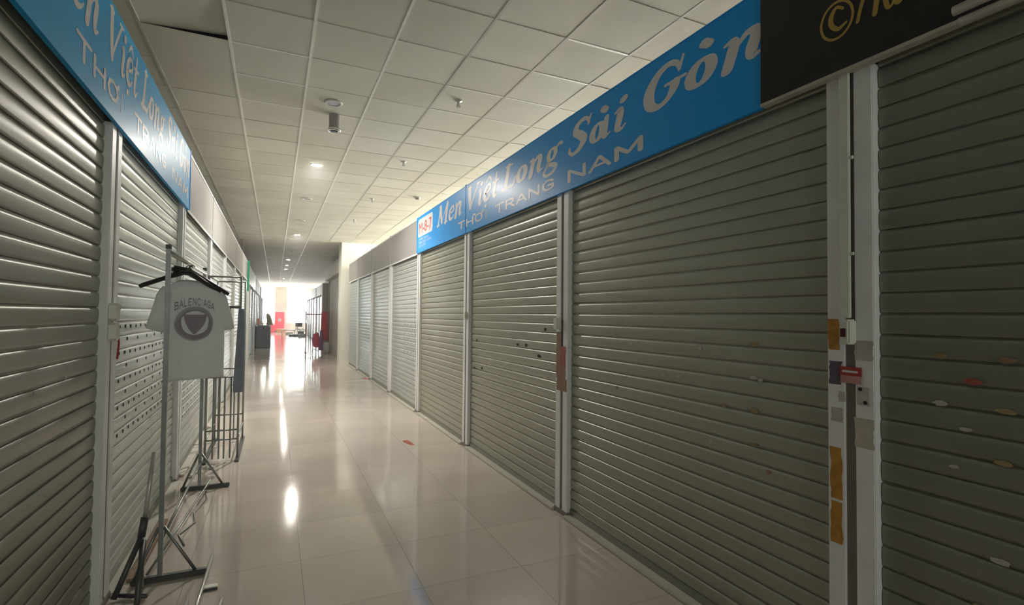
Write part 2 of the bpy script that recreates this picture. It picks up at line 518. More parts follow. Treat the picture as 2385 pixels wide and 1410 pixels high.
sp_r = [(1.706, 1.379, .05, .022, 'paper_tan'), (1.706, 1.223, .05, .02, 'paper'), (1.67, 1.215, .03, .02, 'paper'), (1.707, 1.07, .05, .025, 'paper_tan'), (2.039, 1.339, .02, .03, 'paper'),
        (2.318, 1.166, .03, .02, 'paper'), (2.197, 1.175, .03, .015, 'paper'), (2.613, 1.335, .035, .03, 'paper'), (2.79, 1.382, .03, .02, 'paper'), (1.883, 1.065, .03, .02, 'paper_tan'),
        (1.966, .871, .02, .02, 'paper'), (1.627, .809, .03, .02, 'brown_paper'), (1.707, .911, .05, .02, 'paper_tan'), (2.76, 1.04, .02, .02, 'brown_paper')]
sp_r0 = [(.965, 1.379, .04, .02, 'paper_tan'), (.792, 1.379, .05, .02, 'brown_paper'), (.966, 1.221, .05, .02, 'paper'), (.878, 1.303, .05, .025, 'red_paper'), (.794, 1.222, .06, .02, 'paper_tan'),
         (.815, .761, .06, .02, 'paper'), (.806, 1.063, .05, .02, 'paper_tan'), (.897, 1.147, .04, .015, 'paper'), (.93, 1.02, .03, .015, 'paper'), (.87, .60, .04, .015, 'paper_tan')]
sp_r2 = [(3.748, 1.389, .04, .03, 'dark'), (4.276, 1.236, .04, .03, 'dark'), (4.098, 1.238, .045, .035, 'dark'), (5.33, 1.226, .05, .03, 'dark'), (3.851, 1.162, .06, .03, 'dark'),
         (5.387, .917, .05, .03, 'dark'), (5.164, .933, .05, .03, 'dark'), (3.9, .35, .05, .02, 'paper')]
gr, gl = 'roller shutters of the right-hand booths', 'roller shutters of the left-hand booths'
def span(P, k, gap=.0905): return P[k] + gap, P[k + 1] - gap
Rlab = ['dark grey roller shutter at the right edge of the photo, under the black sign',
        'widest dark roller shutter, between the tape-marked rail and the rail with brown paper',
        'roller shutter below the middle of the right-hand blue sign, with a few dark spots',
        'narrow roller shutter under the red logo end of the right-hand blue sign',
        'roller shutter under the first plain grey panel beyond the right-hand blue sign',
        'roller shutter under the second plain grey panel beyond the right-hand blue sign',
        'roller shutter under the third plain grey panel beyond the right-hand blue sign',
        'farthest right-hand roller shutter, next to the white pillar']
Rm = ['slat_shaded', 'slat', 'slat', 'slat', 'slat_lit', 'slat_lit', 'slat_blue', 'slat_blue']  # bay brightness is put into the slat colour, dark near to pale far
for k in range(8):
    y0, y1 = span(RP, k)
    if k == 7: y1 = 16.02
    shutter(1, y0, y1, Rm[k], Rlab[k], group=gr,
            holes=[(8.0, 9.0, .9, 1.35)] if k == 4 else None,
            patches={0: sp_r0, 1: sp_r, 2: sp_r2, 3: [(6.2, 1.15, .03, .02, 'white'), (7.2, 1.0, .03, .02, 'paper')]}.get(k, ()),
            lock=None)
Llab = ['dark roller shutter at the left edge, under the start of the left-hand blue sign',
        'roller shutter behind the hanging T-shirt, with rows of small vent holes',
        'roller shutter just beyond the left-hand blue sign, behind the garment racks',
        'roller shutter under the second plain panel beyond the left-hand blue sign',
        'roller shutter under the third plain panel beyond the left-hand blue sign',
        'roller shutter under the fourth plain panel on the left-hand side',
        'last left-hand roller shutter before the green post']
for k in range(1, 8):
    y0, y1 = span(LP_, k)
    shutter(-1, y0, y1, 'slat_shaded' if k == 1 else 'slat_lit', Llab[k - 1], group=gl,
            holes={2: [(3.42, 5.3, .78, 1.42)], 3: [(5.6, 7.4, .5, 1.35)]}.get(k),
            patches={1: [(2.75, 1.22, .02, .02, 'paper'), (2.45, 1.2, .015, .015, 'paper')]}.get(k, ()),
            lock=None)

# ------------------------------------------------------------------ guide rail posts
def patch_on(o, side, yc, y0, y1, z0, z1, mt, name='tape_remnant', label=None, d=.0012, jag=.004, top=False):
    bm = new_bm()
    n = 7
    pts = [(0, y0 - yc + random.uniform(-jag, jag), z0 + (z1 - z0) * k / n) for k in range(n + 1)] + \
          [(0, y1 - yc + random.uniform(-jag, jag), z1 - (z1 - z0) * k / n) for k in range(n + 1)]
    pts = [(-side * d, p[1], p[2]) for p in pts]
    f = quad(bm, pts)
    bm.normal_update(); bmesh.ops.solidify(bm, geom=[f], thickness=.0008)
    p = link(name, bm, M[mt], o)
    if label: p['label'] = label
    return p

def post(side, yc, label, z1=2.5, w=.175, group='guide rail posts', gapmat='alu_dark', mt='alu', cap=True):
    x = XF if side > 0 else XG
    o = empty('guide_rail_post', (x, yc, 0), label, 'post', group)
    gap_ = w * .11
    for s in (-1, 1):
        bm = new_bm()
        a, b = (gap_, w / 2) if s > 0 else (-w / 2, -gap_)
        xs_ = sorted((0, side * .09))
        box(bm, xs_[0], xs_[1], a, b, 0, z1, .003)
        link('guide_rail', bm, M[mt], o)
    bm = new_bm(); xs_ = sorted((side * .007, side * .088))
    box(bm, xs_[0], xs_[1], -gap_ + .0003, gap_ - .0003, 0, z1)
    link('rail_gap_filler', bm, M[gapmat], o)
    bm = new_bm(); xs_ = sorted((-side * .006, side * .02))
    box(bm, xs_[0], xs_[1], -w / 2 - .01, w / 2 + .01, 0, .035, .004)
    link('foot_plate', bm, M['alu_dark'], o)
    return o

RPl = {1: 'wide silver guide rail with white conduit, switch box and orange tape',
       2: 'silver guide rail with brown and red paper shreds at mid height',
       3: 'silver guide rail directly below the vertical seam of the right-hand blue sign',
       4: 'silver guide rail at the far end of the right-hand blue sign',
       5: 'guide rail between the first and second grey panels beyond the right-hand blue sign',
       6: 'guide rail between the second and third grey panels beyond the right-hand blue sign',
       7: 'guide rail between the third and fourth grey panels beyond the right-hand blue sign'}
posts_r = {}
for k in range(1, 8):
    posts_r[k] = post(1, RP[k], RPl[k], z1=2.46 if k <= 4 else 2.99, group='guide rails on the right', w=.175)
LPl = {1: '', 2: 'silver guide rail with two white switch boxes, left-hand side',
       3: 'guide rail at the far end of the left-hand blue sign',
       4: 'guide rail between the first and second plain panels on the left',
       5: 'guide rail between the second and third plain panels on the left',
       6: 'guide rail between the third and fourth plain panels on the left',
       7: 'guide rail between the fourth and fifth plain panels on the left'}
posts_l = {}
for k in range(2, 8):
    posts_l[k] = post(-1, LP_[k], LPl[k], z1=2.46 if k <= 2 else 2.99, group='guide rails on the left', w=.18)
p1 = posts_r[1]; q = RP[1]
patch_on(p1, 1, q, 1.285, 1.328, 1.38, 1.50, 'yellow_tape', label='orange tape beside the switch box')
patch_on(p1, 1, q, 1.278, 1.322, .80, 1.0, 'yellow_tape', label='upper length of orange tape low on the rail')
patch_on(p1, 1, q, 1.278, 1.322, .63, .79, 'yellow_tape', label='lower length of orange tape near the floor')
patch_on(p1, 1, q, 1.276, 1.325, 1.245, 1.335, 'purple_stain', 'paper_scrap')
patch_on(p1, 1, q, 1.272, 1.318, 1.10, 1.155, 'paper', 'paper_scrap', label='round pale paper scrap')
patch_on(p1, 1, q, 1.262, 1.29, 1.18, 1.22, 'paper', 'paper_scrap')
patch_on(p1, 1, q, 1.16, 1.226, 1.345, 1.42, 'paper', 'paper_scrap', d=.0008)
patch_on(p1, 1, q, 1.16, 1.228, 1.02, 1.13, 'paper_buff', 'paper_scrap')
patch_on(p1, 1, q, 1.20, 1.283, 1.283, 1.318, 'red_label', 'warning_label', label='red label with pale lettering', d=.003, jag=.001)
patch_on(p1, 1, q, 1.203, 1.279, 1.255, 1.284, 'pink_label', 'warning_label', label='faded pink lower half of the red label', d=.0032, jag=.001)
patch_on(p1, 1, q, 1.214, 1.272, 1.296, 1.304, 'white', 'label_lettering', d=.0045, jag=.001)
bm = new_bm(); box(bm, -.004, -.0005, 1.173 - q, 1.218 - q, 1.180, 1.247, .001)
lp = link('lock_plate', bm, M['paper'], p1); lp['label'] = 'pale metal lock plate'
bm = new_bm()
tube(bm, [(-.006, 1.187 - q, 1.190), (-.0035, 1.187 - q, 1.190)], .007, 12)
tube(bm, [(-.006, 1.205 - q, 1.238), (-.0035, 1.205 - q, 1.238)], .007, 12)
link('keyhole', bm, M['dark'], lp)
p2 = posts_r[2]; q = RP[2]
patch_on(p2, 1, q, 3.36, 3.50, 1.02, 1.14, 'brown_paper', 'paper_scrap')
patch_on(p2, 1, q, 3.36, 3.43, 1.12, 1.27, 'red_paper', 'paper_scrap', d=.0022)
patch_on(p2, 1, q, 3.43, 3.50, 1.14, 1.38, 'brown_paper', 'paper_scrap')
patch_on(p2, 1, q, 3.34, 3.49, .93, 1.02, 'brown_paper', 'paper_scrap')

# electrical bits
def switch_box(side, y, z, wy, h, d, label, btn=True, octo=False, cat='switch'):
    x = XF if side > 0 else XG
    o = empty('switch_box', (x - side * .001, y, z), label, cat)
    bm = new_bm()
    if octo:
        c = .3
        pts = [(-wy / 2, -h / 2 * (1 - c * .8)), (-wy / 2 + wy * c, -h / 2), (wy / 2 - wy * c, -h / 2), (wy / 2, -h / 2 * (1 - c * .8)),
               (wy / 2, h / 2 * (1 - c * .8)), (wy / 2 - wy * c, h / 2), (-wy / 2 + wy * c, h / 2), (-wy / 2, h / 2 * (1 - c * .8))]
        f = bm.faces.new([bm.verts.new((0, a, b)) for a, b in pts])
        r = bmesh.ops.extrude_face_region(bm, geom=[f])
        vs = [v for v in r['geom'] if isinstance(v, bmesh.types.BMVert)]
        bmesh.ops.translate(bm, vec=(-side * d, 0, 0), verts=vs)
        bmesh.ops.scale(bm, vec=(1, .9, .94), verts=vs)
    else:
        xs_ = sorted((0, -side * d))
        box(bm, xs_[0], xs_[1], -wy / 2, wy / 2, -h / 2, h / 2, .006)
    link('housing', bm, M['pvc'], o)
    if btn:
        bm = new_bm(); xs_ = sorted((-side * d, -side * (d + .004)))
        box(bm, xs_[0], xs_[1], -wy * .2, wy * .3, -h * .20, h * .14, .001)
        link('rocker', bm, M['darkred'], o)
    return o
switch_box(1, 1.236, 1.452, .038, .094, .050, 'white switch box with dark red rocker at the foot of the white conduit')
switch_box(1, 3.455, 1.445, .06, .09, .04, 'small white switch box on the rail with brown paper shreds', btn=False)
switch_box(-1, 3.24, 1.500, .085, .093, .03, 'upper of two white octagonal boxes on the left-hand rail', btn=False, octo=True)
switch_box(-1, 3.24, 1.398, .085, .093, .03, 'lower of two white octagonal boxes on the left-hand rail', btn=False, octo=True)
switch_box(1, 5.58, 1.50, .06, .09, .03, 'tiny white box on the silver rail below the seam of the blue sign', btn=False)

bm = new_bm(); box(bm, XF - .016, XF - .001, 1.236, 1.272, 1.505, 2.462, .002)
o = empty('cable_conduit', (0, 0, 0), 'vertical white cable conduit running down to the switch box', 'conduit')
link('trunking', bm, M['pvc'], o)
bm = new_bm()
for z in (1.75, 2.12): box(bm, XF - .014, XF - .004, 1.222, 1.236, z - .006, z + .006, .001)
link('clip', bm, M['pvc'], o)
bm = new_bm(); tube(bm, [(XF - .02, .885, 2.468), (XF - .02, 1.25, 2.462)], .013, 10)
tag(link('cable_conduit', bm, M['pvc_dirty'], smooth=True), 'thin grimy white pipe along the lower edge of the black sign', 'conduit')
o = empty('light_tube', (XF - .02, .4, 2.49), 'pair of grimy pale tubes at the top right corner, end of the black sign', 'pipe')
bm = new_bm(); tube(bm, [(-.012, -1.0, .005), (-.012, .487, .005)], .017, 12)
link('upper_tube', bm, M['pvc_dirty'], o, True)
bm = new_bm(); tube(bm, [(-.004, -1.0, -.032), (-.004, .475, -.032)], .014, 12)
link('lower_tube', bm, M['pvc_dirty'], o, True)
# cable between the white boxes and the shutter
bm = new_bm(); tube(bm, [(XG + .006, 3.285, 1.40), (XG + .012, 3.34, 1.385), (XG + .008, 3.37, 1.33), (XG + .006, 3.355, 1.25)], .005, 8)
tag(link('red_cable', bm, M['red_label'], smooth=True), 'short red cable hanging below the octagonal white boxes', 'cable')

# ------------------------------------------------------------------ thresholds
for k in range(8):
    y0, y1 = RP[k] + .09, RP[k + 1] - .09
    lab = ['threshold strip under the shutter at the right edge', 'pale threshold strip under the widest right-hand shutter', 'pale threshold strip right of the rail below the sign seam, left of the brown-paper rail',
           'pale threshold strip under the logo-end shutter', 'threshold strip under the first shutter past the right-hand blue sign', 'threshold strip under the second shutter past the right-hand blue sign',
           'threshold strip under the third shutter past the right-hand blue sign', 'threshold strip beside the white pillar'][k]
    bm = new_bm(); box(bm, XF - .03, XF + .03, y0, min(y1, 16.0), 0, .022 if k < 4 else .015, .004)
    tag(link('threshold_strip', bm, M['sill']), lab, 'threshold', 'threshold strips on the right')
for k in range(1, 8):
    y0, y1 = LP_[k] + .09, LP_[k + 1] - .09
    lab = ['threshold strip under the dark shutter at the left edge', 'pinkish threshold strip under the shutter with vent holes', 'threshold strip behind the far garment rack',
           'left-hand threshold strip of the second plain-panel booth', 'left-hand threshold strip of the third plain-panel booth', 'left-hand threshold strip of the fourth plain-panel booth', 'left-hand threshold strip just before the green post'][k - 1]
    bm = new_bm(); box(bm, XG - .03, XG + .035, y0, y1, 0, .02, .004)
    tag(link('threshold_strip', bm, M['sill']), lab, 'threshold', 'threshold strips on the left')

# ------------------------------------------------------------------ fascia panels
Z0, Z1 = 2.45, 2.995
def fascia(side, y0, y1, label, mt='panel', group=None, z0=Z0, z1=Z1, xoff=0):
    x = (XF if side > 0 else XG) - side * .004
    xs_ = sorted((x + xoff, x + side * .0035 + xoff))
    o = empty('fascia_panel', (x, (y0 + y1) / 2, z0), label, 'panel', group)
    bm = new_bm(); box(bm, xs_[0] - x, xs_[1] - x, y0 - (y0 + y1) / 2, y1 - (y0 + y1) / 2, 0, z1 - z0, .002)
    link('sheet', bm, M[mt], o)
    bm = new_bm()
    for zz in (0, z1 - z0): 
        xs2 = sorted((0, -side * .006)); box(bm, xs2[0], xs2[1], y0 - (y0 + y1) / 2, y1 - (y0 + y1) / 2, zz - .012, zz + .012, .001)
    link('edge_trim', bm, M['alu'], o)
    return o
for k, lab in ((4, 'first plain grey fascia panel beyond the right-hand blue sign, with a light streak'), (5, 'second plain grey fascia panel beyond the right-hand blue sign'),
               (6, 'third plain grey fascia panel beyond the right-hand blue sign'), (7, 'last grey fascia panel beside the white pillar')):
    fascia(1, RP[k] + (.02 if k > 4 else .035), min(RP[k + 1] - .02, 16.1), lab, group='grey fascia panels on the right')
for k, lab in ((3, 'pale fascia panel directly beyond the left-hand blue sign'), (4, 'second pale fascia panel beyond the left-hand blue sign'), (5, 'third pale fascia panel beyond the left-hand blue sign'),
               (6, 'fourth pale fascia panel beyond the left-hand blue sign'), (7, 'pale fascia panel beside the green post')):
    fascia(-1, LP_[k] + .10 if k == 3 else LP_[k] + .03, LP_[k + 1] - .03, lab, group='pale fascia panels on the left')
for k in (5, 6, 7):       # small finials where the rails rise past the panels
    bm = new_bm(); box(bm, XF - .01, XF + .03, RP[k] - .03, RP[k] + .03, 2.99, 3.03, .003)
    link('rail_cap', bm, M['alu'], None)
    o = bpy.data.objects[-1] if False else C.objects[-1]
    o.parent = posts_r[k]; o.matrix_parent_inverse = Matrix.Translation(-posts_r[k].location)

# ------------------------------------------------------------------ brush lettering
def catmull(pts, closed=False, n=7):
    out = []
    P = [Vector(p) for p in pts]
    N_ = len(P)
    rng = range(N_ if closed else N_ - 1)
    for i in rng:
        if closed: a, b, c, d = P[i - 1], P[i], P[(i + 1) % N_], P[(i + 2) % N_]
        else: a, b, c, d = P[max(i - 1, 0)], P[i], P[i + 1], P[min(i + 2, N_ - 1)]
        for k in range(n):
            t = k / n
            out.append(.5 * ((2 * b) + (c - a) * t + (2 * a - 5 * b + 4 * c - d) * t * t + (3 * b - a - 3 * c + d) * t ** 3))
    if not closed: out.append(P[-1])
    return out

def stroke(bm, pts, fn, closed=False, layer=0, n=7):
    """pts = (x, y, width); fn(x, y, layer) -> 3D"""
    P = catmull(pts, closed, n) if len(pts) > 2 else [Vector(p) for p in pts]
    N_ = len(P)
    Lf, Rt = [], []
    for i, p in enumerate(P):
        a = P[i - 1] if (i > 0 or closed) else P[i]
        b = P[(i + 1) % N_] if (i < N_ - 1 or closed) else P[i]
        d = Vector((b.x - a.x, b.y - a.y)); d = d.normalized() if d.length > 1e-9 else Vector((1, 0))
        nn = Vector((-d.y, d.x)) * max(p.z, .01) / 2
        Lf.append(bm.verts.new(fn(p.x + nn.x, p.y + nn.y, layer)))
        Rt.append(bm.verts.new(fn(p.x - nn.x, p.y - nn.y, layer)))
    for i in range(N_ - (0 if closed else 1)):
        j = (i + 1) % N_
        bm.faces.new((Lf[i], Lf[j], Rt[j], Rt[i]))
    if not closed:
        for p in (P[0], P[-1]):
            bm.faces.new([bm.verts.new(fn(p.x + p.z / 2 * math.cos(2 * PI * k / 14), p.y + p.z / 2 * math.sin(2 * PI * k / 14), layer + (.3 if p is P[0] else .6))) for k in range(14)])

def ring(cx, cy, rx, ry, thin, thick):
    return [(cx + rx * math.cos(t), cy + ry * math.sin(t), thin + (thick - thin) * abs(math.cos(t))) for t in [2 * PI * k / 8 for k in range(8)]]
e_ = [[(.12, .25, .06), (.3, .3, .07), (.46, .38, .1), (.40, .52, .09), (.26, .53, .1), (.12, .38, .17), (.12, .16, .19), (.26, .02, .13), (.42, .06, .08), (.52, .16, .04)]]
G = {
 'M': (1.08, [[(.16, .85, .12), (.13, .4, .12), (.08, .0, .12)], [(.18, .82, .2), (.30, .45, .2), (.46, .08, .14)], [(.46, .08, .07), (.66, .5, .08), (.86, .82, .08)], [(.86, .82, .2), (.86, .4, .2), (.84, .02, .2)], [(-.02, .02, .07), (.22, .02, .07)], [(.72, .02, .07), (1.02, .03, .07)], [(.06, .84, .06), (.24, .84, .06)]]),
 'e': (.56, e_),
 'ê': (.58, e_ + [[(.12, .64, .06), (.28, .80, .09), (.46, .64, .06)]]),
 'ệ': (.58, e_ + [[(.12, .64, .06), (.28, .80, .09), (.46, .64, .06)], [(.24, -.17, .12), (.27, -.17, .12)]]),
 'n': (.70, [[(.03, .50, .06), (.14, .52, .12), (.17, .36, .18), (.15, .0, .18)], [(.2, .34, .07), (.34, .52, .12), (.47, .46, .17), (.46, .2, .18), (.50, .03, .12), (.64, .08, .04)]]),
 'V': (.90, [[(.04, .84, .07), (.28, .84, .07)], [(.16, .82, .2), (.26, .4, .2), (.38, .04, .16)], [(.38, .04, .08), (.60, .5, .09), (.80, .83, .09)], [(.68, .84, .07), (.90, .84, .07)]]),
 'i': (.36, [[(.02, .48, .06), (.13, .5, .14), (.15, .3, .17), (.14, .06, .15), (.24, .0, .09), (.32, .08, .04)], [(.16, .72, .17), (.18, .73, .17)]]),
 't': (.42, [[(.18, .78, .08), (.16, .4, .17), (.15, .08, .16), (.26, .0, .1), (.38, .1, .04)], [(.02, .50, .07), (.36, .52, .07)]]),
 'L': (.72, [[(.24, .85, .18), (.22, .4, .2), (.18, .05, .2)], [(.02, .03, .08), (.4, .05, .12), (.60, .06, .12), (.68, .30, .05)], [(.1, .84, .07), (.42, .84, .07)]]),
 'o': (.58, [('ring', ring(.27, .27, .17, .24, .09, .2))]),
 'ò': (.58, [('ring', ring(.27, .27, .17, .24, .09, .2)), [(.22, .84, .16), (.32, .76, .15)]]),
 'g': (.62, [('ring', ring(.25, .34, .13, .17, .08, .15)), [(.38, .48, .06), (.5, .56, .10), (.58, .52, .08)], [(.18, .17, .07), (.12, .08, .1), (.3, .02, .13), (.46, -.08, .14), (.38, -.24, .1), (.16, -.27, .09), (.02, -.17, .08), (.08, -.03, .07), (.2, .02, .06)]]),
 'S': (.62, [[(.54, .66, .06), (.48, .80, .09), (.34, .86, .12), (.18, .78, .15), (.16, .60, .18), (.32, .46, .2), (.46, .28, .2), (.36, .07, .15), (.18, .0, .1), (.06, .10, .08), (.04, .22, .05)], [(.56, .88, .05), (.52, .64, .06)]]),
 'à': (.62, [('ring', ring(.22, .25, .13, .22, .08, .17)), [(.42, .52, .12), (.42, .2, .17), (.46, .03, .12), (.58, .08, .04)], [(.28, .80, .16), (.36, .73, .15)]]),
 'G': (.84, [[(.68, .62, .06), (.60, .78, .1), (.42, .86, .13), (.22, .74, .19), (.12, .44, .24), (.2, .14, .2), (.38, .02, .13), (.56, .10, .13), (.64, .28, .19), (.64, .38, .19)], [(.46, .42, .07), (.82, .42, .07)], [(.70, .88, .05), (.68, .60, .06)]]),
}
def word(bm, text, u0, u1, zb, h, fn, slant=.28):
    tot = sum(G[c][0] for c in text)
    s = (u1 - u0 - slant * h * .5) / tot
    x = 0; lay = 0
    for c in text:
        adv, st = G[c]
        for q_ in st:
            cl = isinstance(q_, tuple)
            pts = q_[1] if cl else q_
            # widths are isotropic in font units; map anisotropically
            def f3(px, py, l, x=x):
                return fn(u0 + (x + px) * s + slant * py * h, zb + py * h, l)
            stroke(bm, pts, f3, cl, lay)
            lay += 1
            if lay > 6: lay = 0
        x += adv

CAPS = {
 'T': [[(0, 1), (1, 1)], [(.5, 1), (.5, 0)]], 'H': [[(.05, 0), (.05, 1)], [(.95, 0), (.95, 1)], [(.05, .5), (.95, .5)]], 'I': [[(.5, 0), (.5, 1)]],
 'R': [[(.05, 0), (.05, 1)], [(.05, .97), (.6, .97), (.88, .85), (.88, .62), (.6, .48), (.05, .48)], [(.5, .48), (.95, 0)]],
 'A': [[(0, 0), (.5, 1)], [(.5, 1), (1, 0)], [(.22, .32), (.78, .32)]], 'N': [[(.05, 0), (.05, 1)], [(.05, 1), (.95, 0)], [(.95, 0), (.95, 1)]],
 'G': [[(.92, .78), (.7, .97), (.35, .97), (.08, .7), (.08, .3), (.35, .03), (.7, .03), (.93, .2), (.93, .46)], [(.55, .46), (.93, .46)]],
 'B': [[(.08, 0), (.08, 1)], [(.08, .97), (.6, .97), (.82, .85), (.82, .65), (.6, .53), (.08, .53)], [(.6, .53), (.92, .38), (.92, .15), (.65, .03), (.08, .03)]],
 'L': [[(.1, 1), (.1, 0)], [(.1, .04), (.85, .04)]], 'E': [[(.1, 0), (.1, 1)], [(.1, .96), (.85, .96)], [(.1, .5), (.75, .5)], [(.1, .04), (.85, .04)]],
 'C': [[(.92, .78), (.7, .97), (.35, .97), (.08, .7), (.08, .3), (.35, .03), (.7, .03), (.92, .22)]],
 'M': [[(.05, 0), (.05, 1)], [(.05, 1), (.5, .25)], [(.5, .25), (.95, 1)], [(.95, 1), (.95, 0)]],
 'Ơ': [[(.5, 1), (.15, .85), (.03, .5), (.15, .15), (.5, 0), (.85, .15), (.97, .5), (.85, .85), (.5, 1)], [(.85, .9), (1.05, 1.0), (1.08, 1.15)]],
}
def caps(bm, text, u0, u1, z0, h, fn, wd=.2):
    wid = {'I': .35, 'M': 1.15}
    tot = sum(wid.get(c, 1) for c in text) + .28 * (len(text) - 1)
    s = (u1 - u0) / tot; x = u0; lay = 0
    r = s / h      # letters are stretched sideways
    for c in text:
        w_ = wid.get(c, 1) * s
        for st in CAPS[c]:
            def f3(px, py, l, x=x, w_=w_): return fn(x + px * w_ / 1.0, z0 + py * h, l)
            P = [(a, b, wd) for a, b in st]
            for a, b in zip(P, P[1:]):   # straight pieces
                stroke(bm, [a, b], f3, False, lay % 7); lay += 1
        x += w_ + .28 * s

def text_mesh(name, s, mt, parent, fn, height, width=None, bold=.02, u0=0, z0=0, label=None, centre=False):
    bold = 0
    cu = bpy.data.curves.new(name, 'FONT'); cu.body = s; cu.size = 1.0; cu.offset = bold; cu.resolution_u = 3
    to = bpy.data.objects.new(name, cu); C.objects.link(to)
    dg = bpy.context.evaluated_depsgraph_get(); dg.update()
    me = bpy.data.meshes.new_from_object(to.evaluated_get(dg))
    bpy.data.objects.remove(to)
    if len(me.vertices) == 0: return None
    xs_ = [v.co.x for v in me.vertices]; ys_ = [v.co.y for v in me.vertices]
    capb, capt = 0.0, .73
    sx = width / (max(xs_) - min(xs_)) if width else height / (capt - capb)
    sz = height / (capt - capb); mx_ = (min(xs_) + max(xs_)) / 2 if centre else min(xs_)
    for v in me.vertices:
        v.co = Vector(fn(u0 + (v.co.x - mx_) * sx, z0 + v.co.y * sz, 0))
    me.update()
    me.materials.append(M[mt])
    o = bpy.data.objects.new(name, me); C.objects.link(o); o.parent = parent
    if label: o['label'] = label
    return o

# right-hand blue sign ---------------------------------------------------------
o = empty('shop_sign', (XF, 4.72, Z0), 'long blue sign over the right-hand shutters with pale bold italic lettering and red logo', 'sign')
sgnR = o
bm = new_bm(); box(bm, -.022, -.002, 1.614 - 4.72, 5.605 - 4.72, 0, Z1 - Z0, .001)
box(bm, -.022, -.002, 5.607 - 4.72, 7.835 - 4.72, 0, Z1 - Z0, .001)
link('board', bm, M['sign_blue'], o)
bm = new_bm()
box(bm, -.026, -.001, 5.59 - 4.72, 5.622 - 4.72, 0.0, Z1 - Z0 + .02, .002)
box(bm, -.026, -.001, 7.82 - 4.72, 7.845 - 4.72, 0.0, Z1 - Z0 + .012, .002)
box(bm, -.024, -.001, 1.62 - 4.72, 7.83 - 4.72, Z1 - Z0 - .002, Z1 - Z0 + .008, .002)
link('edge_trim', bm, M['sign_blue'], o)
def fnR(u, z, l): return (-.0225 - .0004 - l * .00012, (7.83 - u) - 4.72, z - Z0)
for t, y0, y1, zb, h in (('Men', 6.74, 5.68, 2.70, .29), ('Việt', 5.60, 4.60, 2.70, .29), ('Long', 4.56, 3.38, 2.705, .25), ('Sài', 3.32, 2.56, 2.70, .25), ('Gòn', 2.47, 1.54, 2.705, .25)):
    bm = new_bm()
    word(bm, t, 7.83 - y0, 7.83 - y1, zb, h, fnR, slant=.32)
    if t == 'Gòn':   # the black sign covers the end of the n
        geom = bm.verts[:] + bm.edges[:] + bm.faces[:]
        bmesh.ops.bisect_plane(bm, geom=geom, plane_co=(0, 1.616 - 4.72, 0), plane_no=(0, -1, 0), clear_outer=True)
    link('lettering', bm, M['letter'], o)
for t_, a_, b_2, zz_, hh_ in (('THƠI', 5.85, 4.92, 2.525, .078), ('TRANG', 4.70, 3.52, 2.518, .078), ('NAM', 3.30, 2.45, 2.508, .08)):
    bm = new_bm(); caps(bm, t_, 7.83 - a_, 7.83 - b_2, zz_, hh_, fnR)
    if t_ == 'THƠI': stroke(bm, [(7.83 - 5.34, 2.622, .02), (7.83 - 5.27, 2.612, .02)], fnR, False, 2)
    link('small_lettering', bm, M['letter'], o)
def rrect(bm, y0, y1, z0, z1, r, fn, l=0, n=5):
    pts = []
    for cx, cz, a in ((y1 - r, z1 - r, 0), (y0 + r, z1 - r, 90), (y0 + r, z0 + r, 180), (y1 - r, z0 + r, 270)):
        for k in range(n + 1):
            t = math.radians(a + 90 * k / n); pts.append(fn(cx + r * math.cos(t), cz + r * math.sin(t), l))
    bm.faces.new([bm.verts.new(p) for p in pts])
bm = new_bm(); rrect(bm, .06, .86, 2.685, 2.955, .05, fnR)
link('logo_panel', bm, M['white'], o)
def fnR2(u, z, l): p = fnR(u, z, l); return (p[0] - .0012, p[1], p[2])
text_mesh('logo_lettering', 'M-8-7', 'red', o, fnR2, .17, .68, .05, .12, 2.735)
for k, (s_, wd_) in enumerate((('THỜI TRANG', .52), ('MEN VIỆT LONG', .66), ('SÀI GÒN', .36))):
    text_mesh('small_lettering', s_, 'letter', o, fnR, .034, wd_, .01, .14, 2.628 - k * .05)

# left-hand blue sign ----------------------------------------------------------
YL0, YL1 = 0.9, 5.545
o = empty('shop_sign', (XG, 3.2, Z0), 'lighter blue sign over the left-hand shutters with pale bold italic lettering', 'sign')
bm = new_bm(); box(bm, .002, .022, YL0 - 3.2, YL1 - 3.2, 0, Z1 - Z0, .001)
link('board', bm, M['sign_blue_l'], o)
bm = new_bm(); box(bm, .001, .026, YL1 - 3.2 - .01, YL1 - 3.2 + .02, 0, Z1 - Z0 + .015, .002)
link('edge_trim', bm, M['sign_blue_l'], o)
def fnL(u, z, l): return (.0229 + l * .00012, u - 3.2, z - Z0)
for t, y0, y1, zb, h in (('Men', 2.16, 2.86, 2.72, .28), ('Việt', 2.93, 3.56, 2.72, .28), ('Long', 3.62, 4.33, 2.72, .27), ('Sài', 4.40, 4.86, 2.72, .27), ('Gòn', 4.93, 5.50, 2.72, .27)):
    bm = new_bm(); word(bm, t, y0, y1, zb, h, fnL, slant=.2)
    link('lettering', bm, M['letter'], o)
for t, y0, y1 in (('THỜI', 2.57, 3.25), ('TRANG', 3.50, 4.40), ('NAM', 4.66, 5.40)):
    bm = new_bm(); caps(bm, t.replace('Ờ', 'Ơ'), y0, y1, 2.535, .088, fnL)
    link('small_lettering', bm, M['letter'], o)

# black sign -------------------------------------------------------------------
o = empty('shop_sign', (XF, .35, Z0), 'black sign with gold script lettering, top right corner', 'sign')
bm = new_bm(); box(bm, -.034, -.002, -.9 - .35, 1.612 - .35, 0.01, .75, .001)
link('board', bm, M['black'], o)
bm = new_bm(); box(bm, -.036, .0, -.9 - .35, 1.612 - .35, 0, .014, .001)
link('edge_trim', bm, M['pvc_dirty'], o)
bm = new_bm()
def fnB(u, z, l): return (-.0352 - l * .0003, (1.6 - u) - .35, z - Z0)
